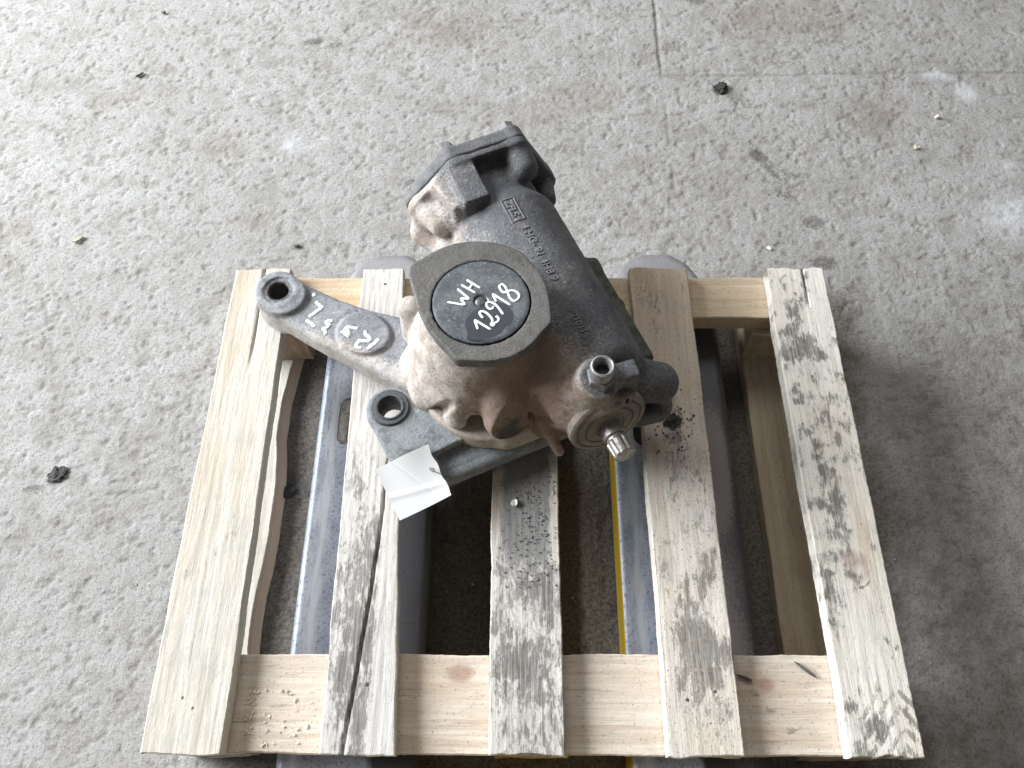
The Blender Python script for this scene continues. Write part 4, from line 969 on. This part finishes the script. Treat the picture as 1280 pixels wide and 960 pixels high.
# ================================================================== LOOSE BITS
def lump(name, r, seed, sq=(1, 1, .6), sub=3, rough_=.35, flat=False):
    bm = bmesh.new(); bmesh.ops.create_icosphere(bm, subdivisions=sub, radius=1)
    P = np.array([v.co[:] for v in bm.verts]); k = 1 + rough_ * 2 * (fbm(P[:, 0] * 2 + 9, P[:, 1] * 2 + 5, P[:, 2] * 2 + 7, seed, 3, .6) - .5)
    for v, f in zip(bm.verts, k): v.co = (v.co.x * f * r * sq[0], v.co.y * f * r * sq[1], v.co.z * f * r * sq[2])
    me = bpy.data.meshes.new(name); bm.to_mesh(me); bm.free(); return me
def lay(name, me, mat, x, y, z, rz, label, cat, group=None):
    o = link(name, me, mat, None, (x, y, z), (0, 0, rz)); return tag(o, label, cat, group)
def flake(name, w, l, t, seed):
    r = random.Random(seed); n = 7
    ring = [(w * math.cos(2 * math.pi * k / n) * r.uniform(.65, 1.1), l * math.sin(2 * math.pi * k / n) * r.uniform(.65, 1.1)) for k in range(n)]
    V = [(a, b, 0) for a, b in ring] + [(a * .9, b * .9, t + r.uniform(0, t)) for a, b in ring]
    F = [tuple(range(n - 1, -1, -1)), tuple(range(n, 2 * n))] + [(k, (k + 1) % n, n + (k + 1) % n, n + k) for k in range(n)]
    me = bpy.data.meshes.new(name); me.from_pydata(V, [], F); me.update(); return me
def gz(x, y): return ground_z(x, y)
def cattr(me): add_attr(me, 0); return me
lay('dirt_clod', cattr(lump('dirt_clod', .0115, 3, (1, 1, .55), 4, .9)), M_CLOD, .349, .789, gz(.349, .789) + .003, .3, 'crumbly black clod of dirt on the concrete beyond the pallet', 'dirt clod', 'dirt clods on the concrete')
lay('dirt_clod', cattr(lump('dirt_clod', .0105, 8, (1.1, .9, .40), 4, .9)), M_CLOD, -.655, .055, gz(-.655, .055) + .001, .4, 'small dark clod on the bright concrete left of the pallet', 'dirt clod', 'dirt clods on the concrete')
lay('stone', cattr(lump('stone', .0085, 12, (1.3, .9, .5), 3, .7)), M_CLOD, -.328, .030, gz(-.328, .030) + .002, .6, 'dark stone lying between the left board and the fork', 'stone')
lay('wood_chip', flake('wood_chip', .004, .0115, .002, 3), M_STRAW, -.727, .459, gz(-.727, .459) + .002, -.75, 'pale green sliver of wood on the concrete left of the pallet', 'wood chip')
lay('bark_chip', flake('bark_chip', .0026, .0095, .002, 5), M_CHIPD, -.711, .832, gz(-.711, .832) + .002, -.75, 'dark bark sliver at the far upper left of the concrete', 'bark chip', 'dark bark chips on the concrete')
lay('bark_chip', flake('bark_chip', .0042, .0032, .002, 6), M_CHIPD, -.70, 1.0, gz(-.70, 1.0) + .002, .5, 'bluish dark crumb at the top left of the concrete', 'bark chip', 'dark bark chips on the concrete')
lay('bark_chip', flake('bark_chip', .0052, .0032, .002, 9), M_CHIPD, -.37, .445, gz(-.37, .445) + .002, .2, 'dark crumb on the concrete behind the drop arm', 'bark chip', 'dark bark chips on the concrete')
lay('pale_chip', flake('pale_chip', .0055, .0035, .003, 11), M_CHIPL, .666, .646, gz(.666, .646) + .002, -.3, 'nearer of two cream chips on the concrete at the right', 'chip', 'cream chips on the concrete')
lay('pale_chip', flake('pale_chip', .0050, .0035, .003, 12), M_CHIPL, .718, .716, gz(.718, .716) + .002, .3, 'farther of two cream chips on the concrete at the right', 'chip', 'cream chips on the concrete')
lay('foil_chip', flake('foil_chip', .0045, .0025, .002, 15), M_CRUMB, .387, .437, gz(.387, .437) + .002, -.8, 'tiny white scrap on the concrete just behind the pallet', 'scrap')
lay('white_crumb', flake('white_crumb', .0052, .0048, .003, 14), M_CRUMB, -.016, -.033, DZ + .0012, .5, 'angular white crumb on the gritty middle board', 'crumb')
lay('bark_splinter', flake('bark_splinter', .0018, .016, .002, 21), M_CHIPD, .300, -.214, DZ - DT + .001, .9, 'dark curled bark splinter on the front cross board beside the right board', 'splinter', 'dark splinters on the front cross board')
lay('bark_splinter', flake('bark_splinter', .0016, .011, .002, 22), M_CHIPD, .232, -.222, DZ - DT + .001, 1.25, 'short dark splinter on the front cross board beside the tan board', 'splinter', 'dark splinters on the front cross board')
lay('dirt_crumb', cattr(lump('dirt_crumb', .0085, 31, (1.2, .9, .5), 3, .8)), M_CLOD, .178, .072, DZ + .002, 0.2, 'lump of dark grit on the tan board right of the gearbox', 'dirt crumb')
# scattered flakes and grit (past counting)
def scatter(name, mat, n, gen, label, seed, rr):
    r = random.Random(seed); V, F = [], []
    for i in range(n):
        x, y, z = gen(r); w = r.uniform(*rr); a = r.uniform(0, 6.28); k = 5; b = len(V)
        asp = r.uniform(.22, .6) if name == 'wood_flakes' else r.uniform(.45, 1)
        ring = [(w * math.cos(2 * math.pi * q / k) * r.uniform(.6, 1.1), asp * w * math.sin(2 * math.pi * q / k) * r.uniform(.6, 1.1)) for q in range(k)]
        ca, sa = math.cos(a), math.sin(a)
        for hh, f in ((0, 1), (w * (r.uniform(.12, .3) if name == 'wood_flakes' else r.uniform(.3, .7)), .75)): V += [(x + f * (ca * p - sa * q), y + f * (sa * p + ca * q), z + hh) for p, q in ring]
        F += [tuple(b + k + q for q in range(k))] + [(b + q, b + (q + 1) % k, b + k + (q + 1) % k, b + k + q) for q in range(k)]
    me = bpy.data.meshes.new(name); me.from_pydata(V, [], F); me.update()
    return tag(link(name, me, mat), label, None, None, 'stuff')
zs = DZ - DT + .0004
scatter('wood_flakes', M_CHIPL, 75, lambda r: (-.305 + abs(r.gauss(0, .045)), r.uniform(-.295, -.235), zs), 'pale wood flakes scattered on the front cross board at the left', 5, (.0006, .0032))
scatter('grit', mat_plain('grit_grey', (0.20, 0.195, 0.19), .8), 420, lambda r: (max(-.034, min(.030, r.gauss(.004, .016))), r.uniform(-.13, .05), DZ + .0006), 'dark grit strewn on the middle board', 6, (.0004, .0017))
scatter('grit', mat_plain('grit_dark', (0.10, 0.09, 0.08), .8), 90, lambda r: (r.gauss(.178, .014), r.gauss(.068, .022), DZ + .0010), 'dark grit strewn on the tan board right of the gearbox', 7, (.0006, .0024))
scatter('floor_grit', mat_plain('grit_pale', (0.5, 0.48, 0.45), .8), 260, lambda r: (lambda a, b: (a, b, gz(a, b)))(r.uniform(-1.0, .95), r.uniform(-.3, 1.0)), 'loose pale grit on the concrete', 8, (.0008, .0022))
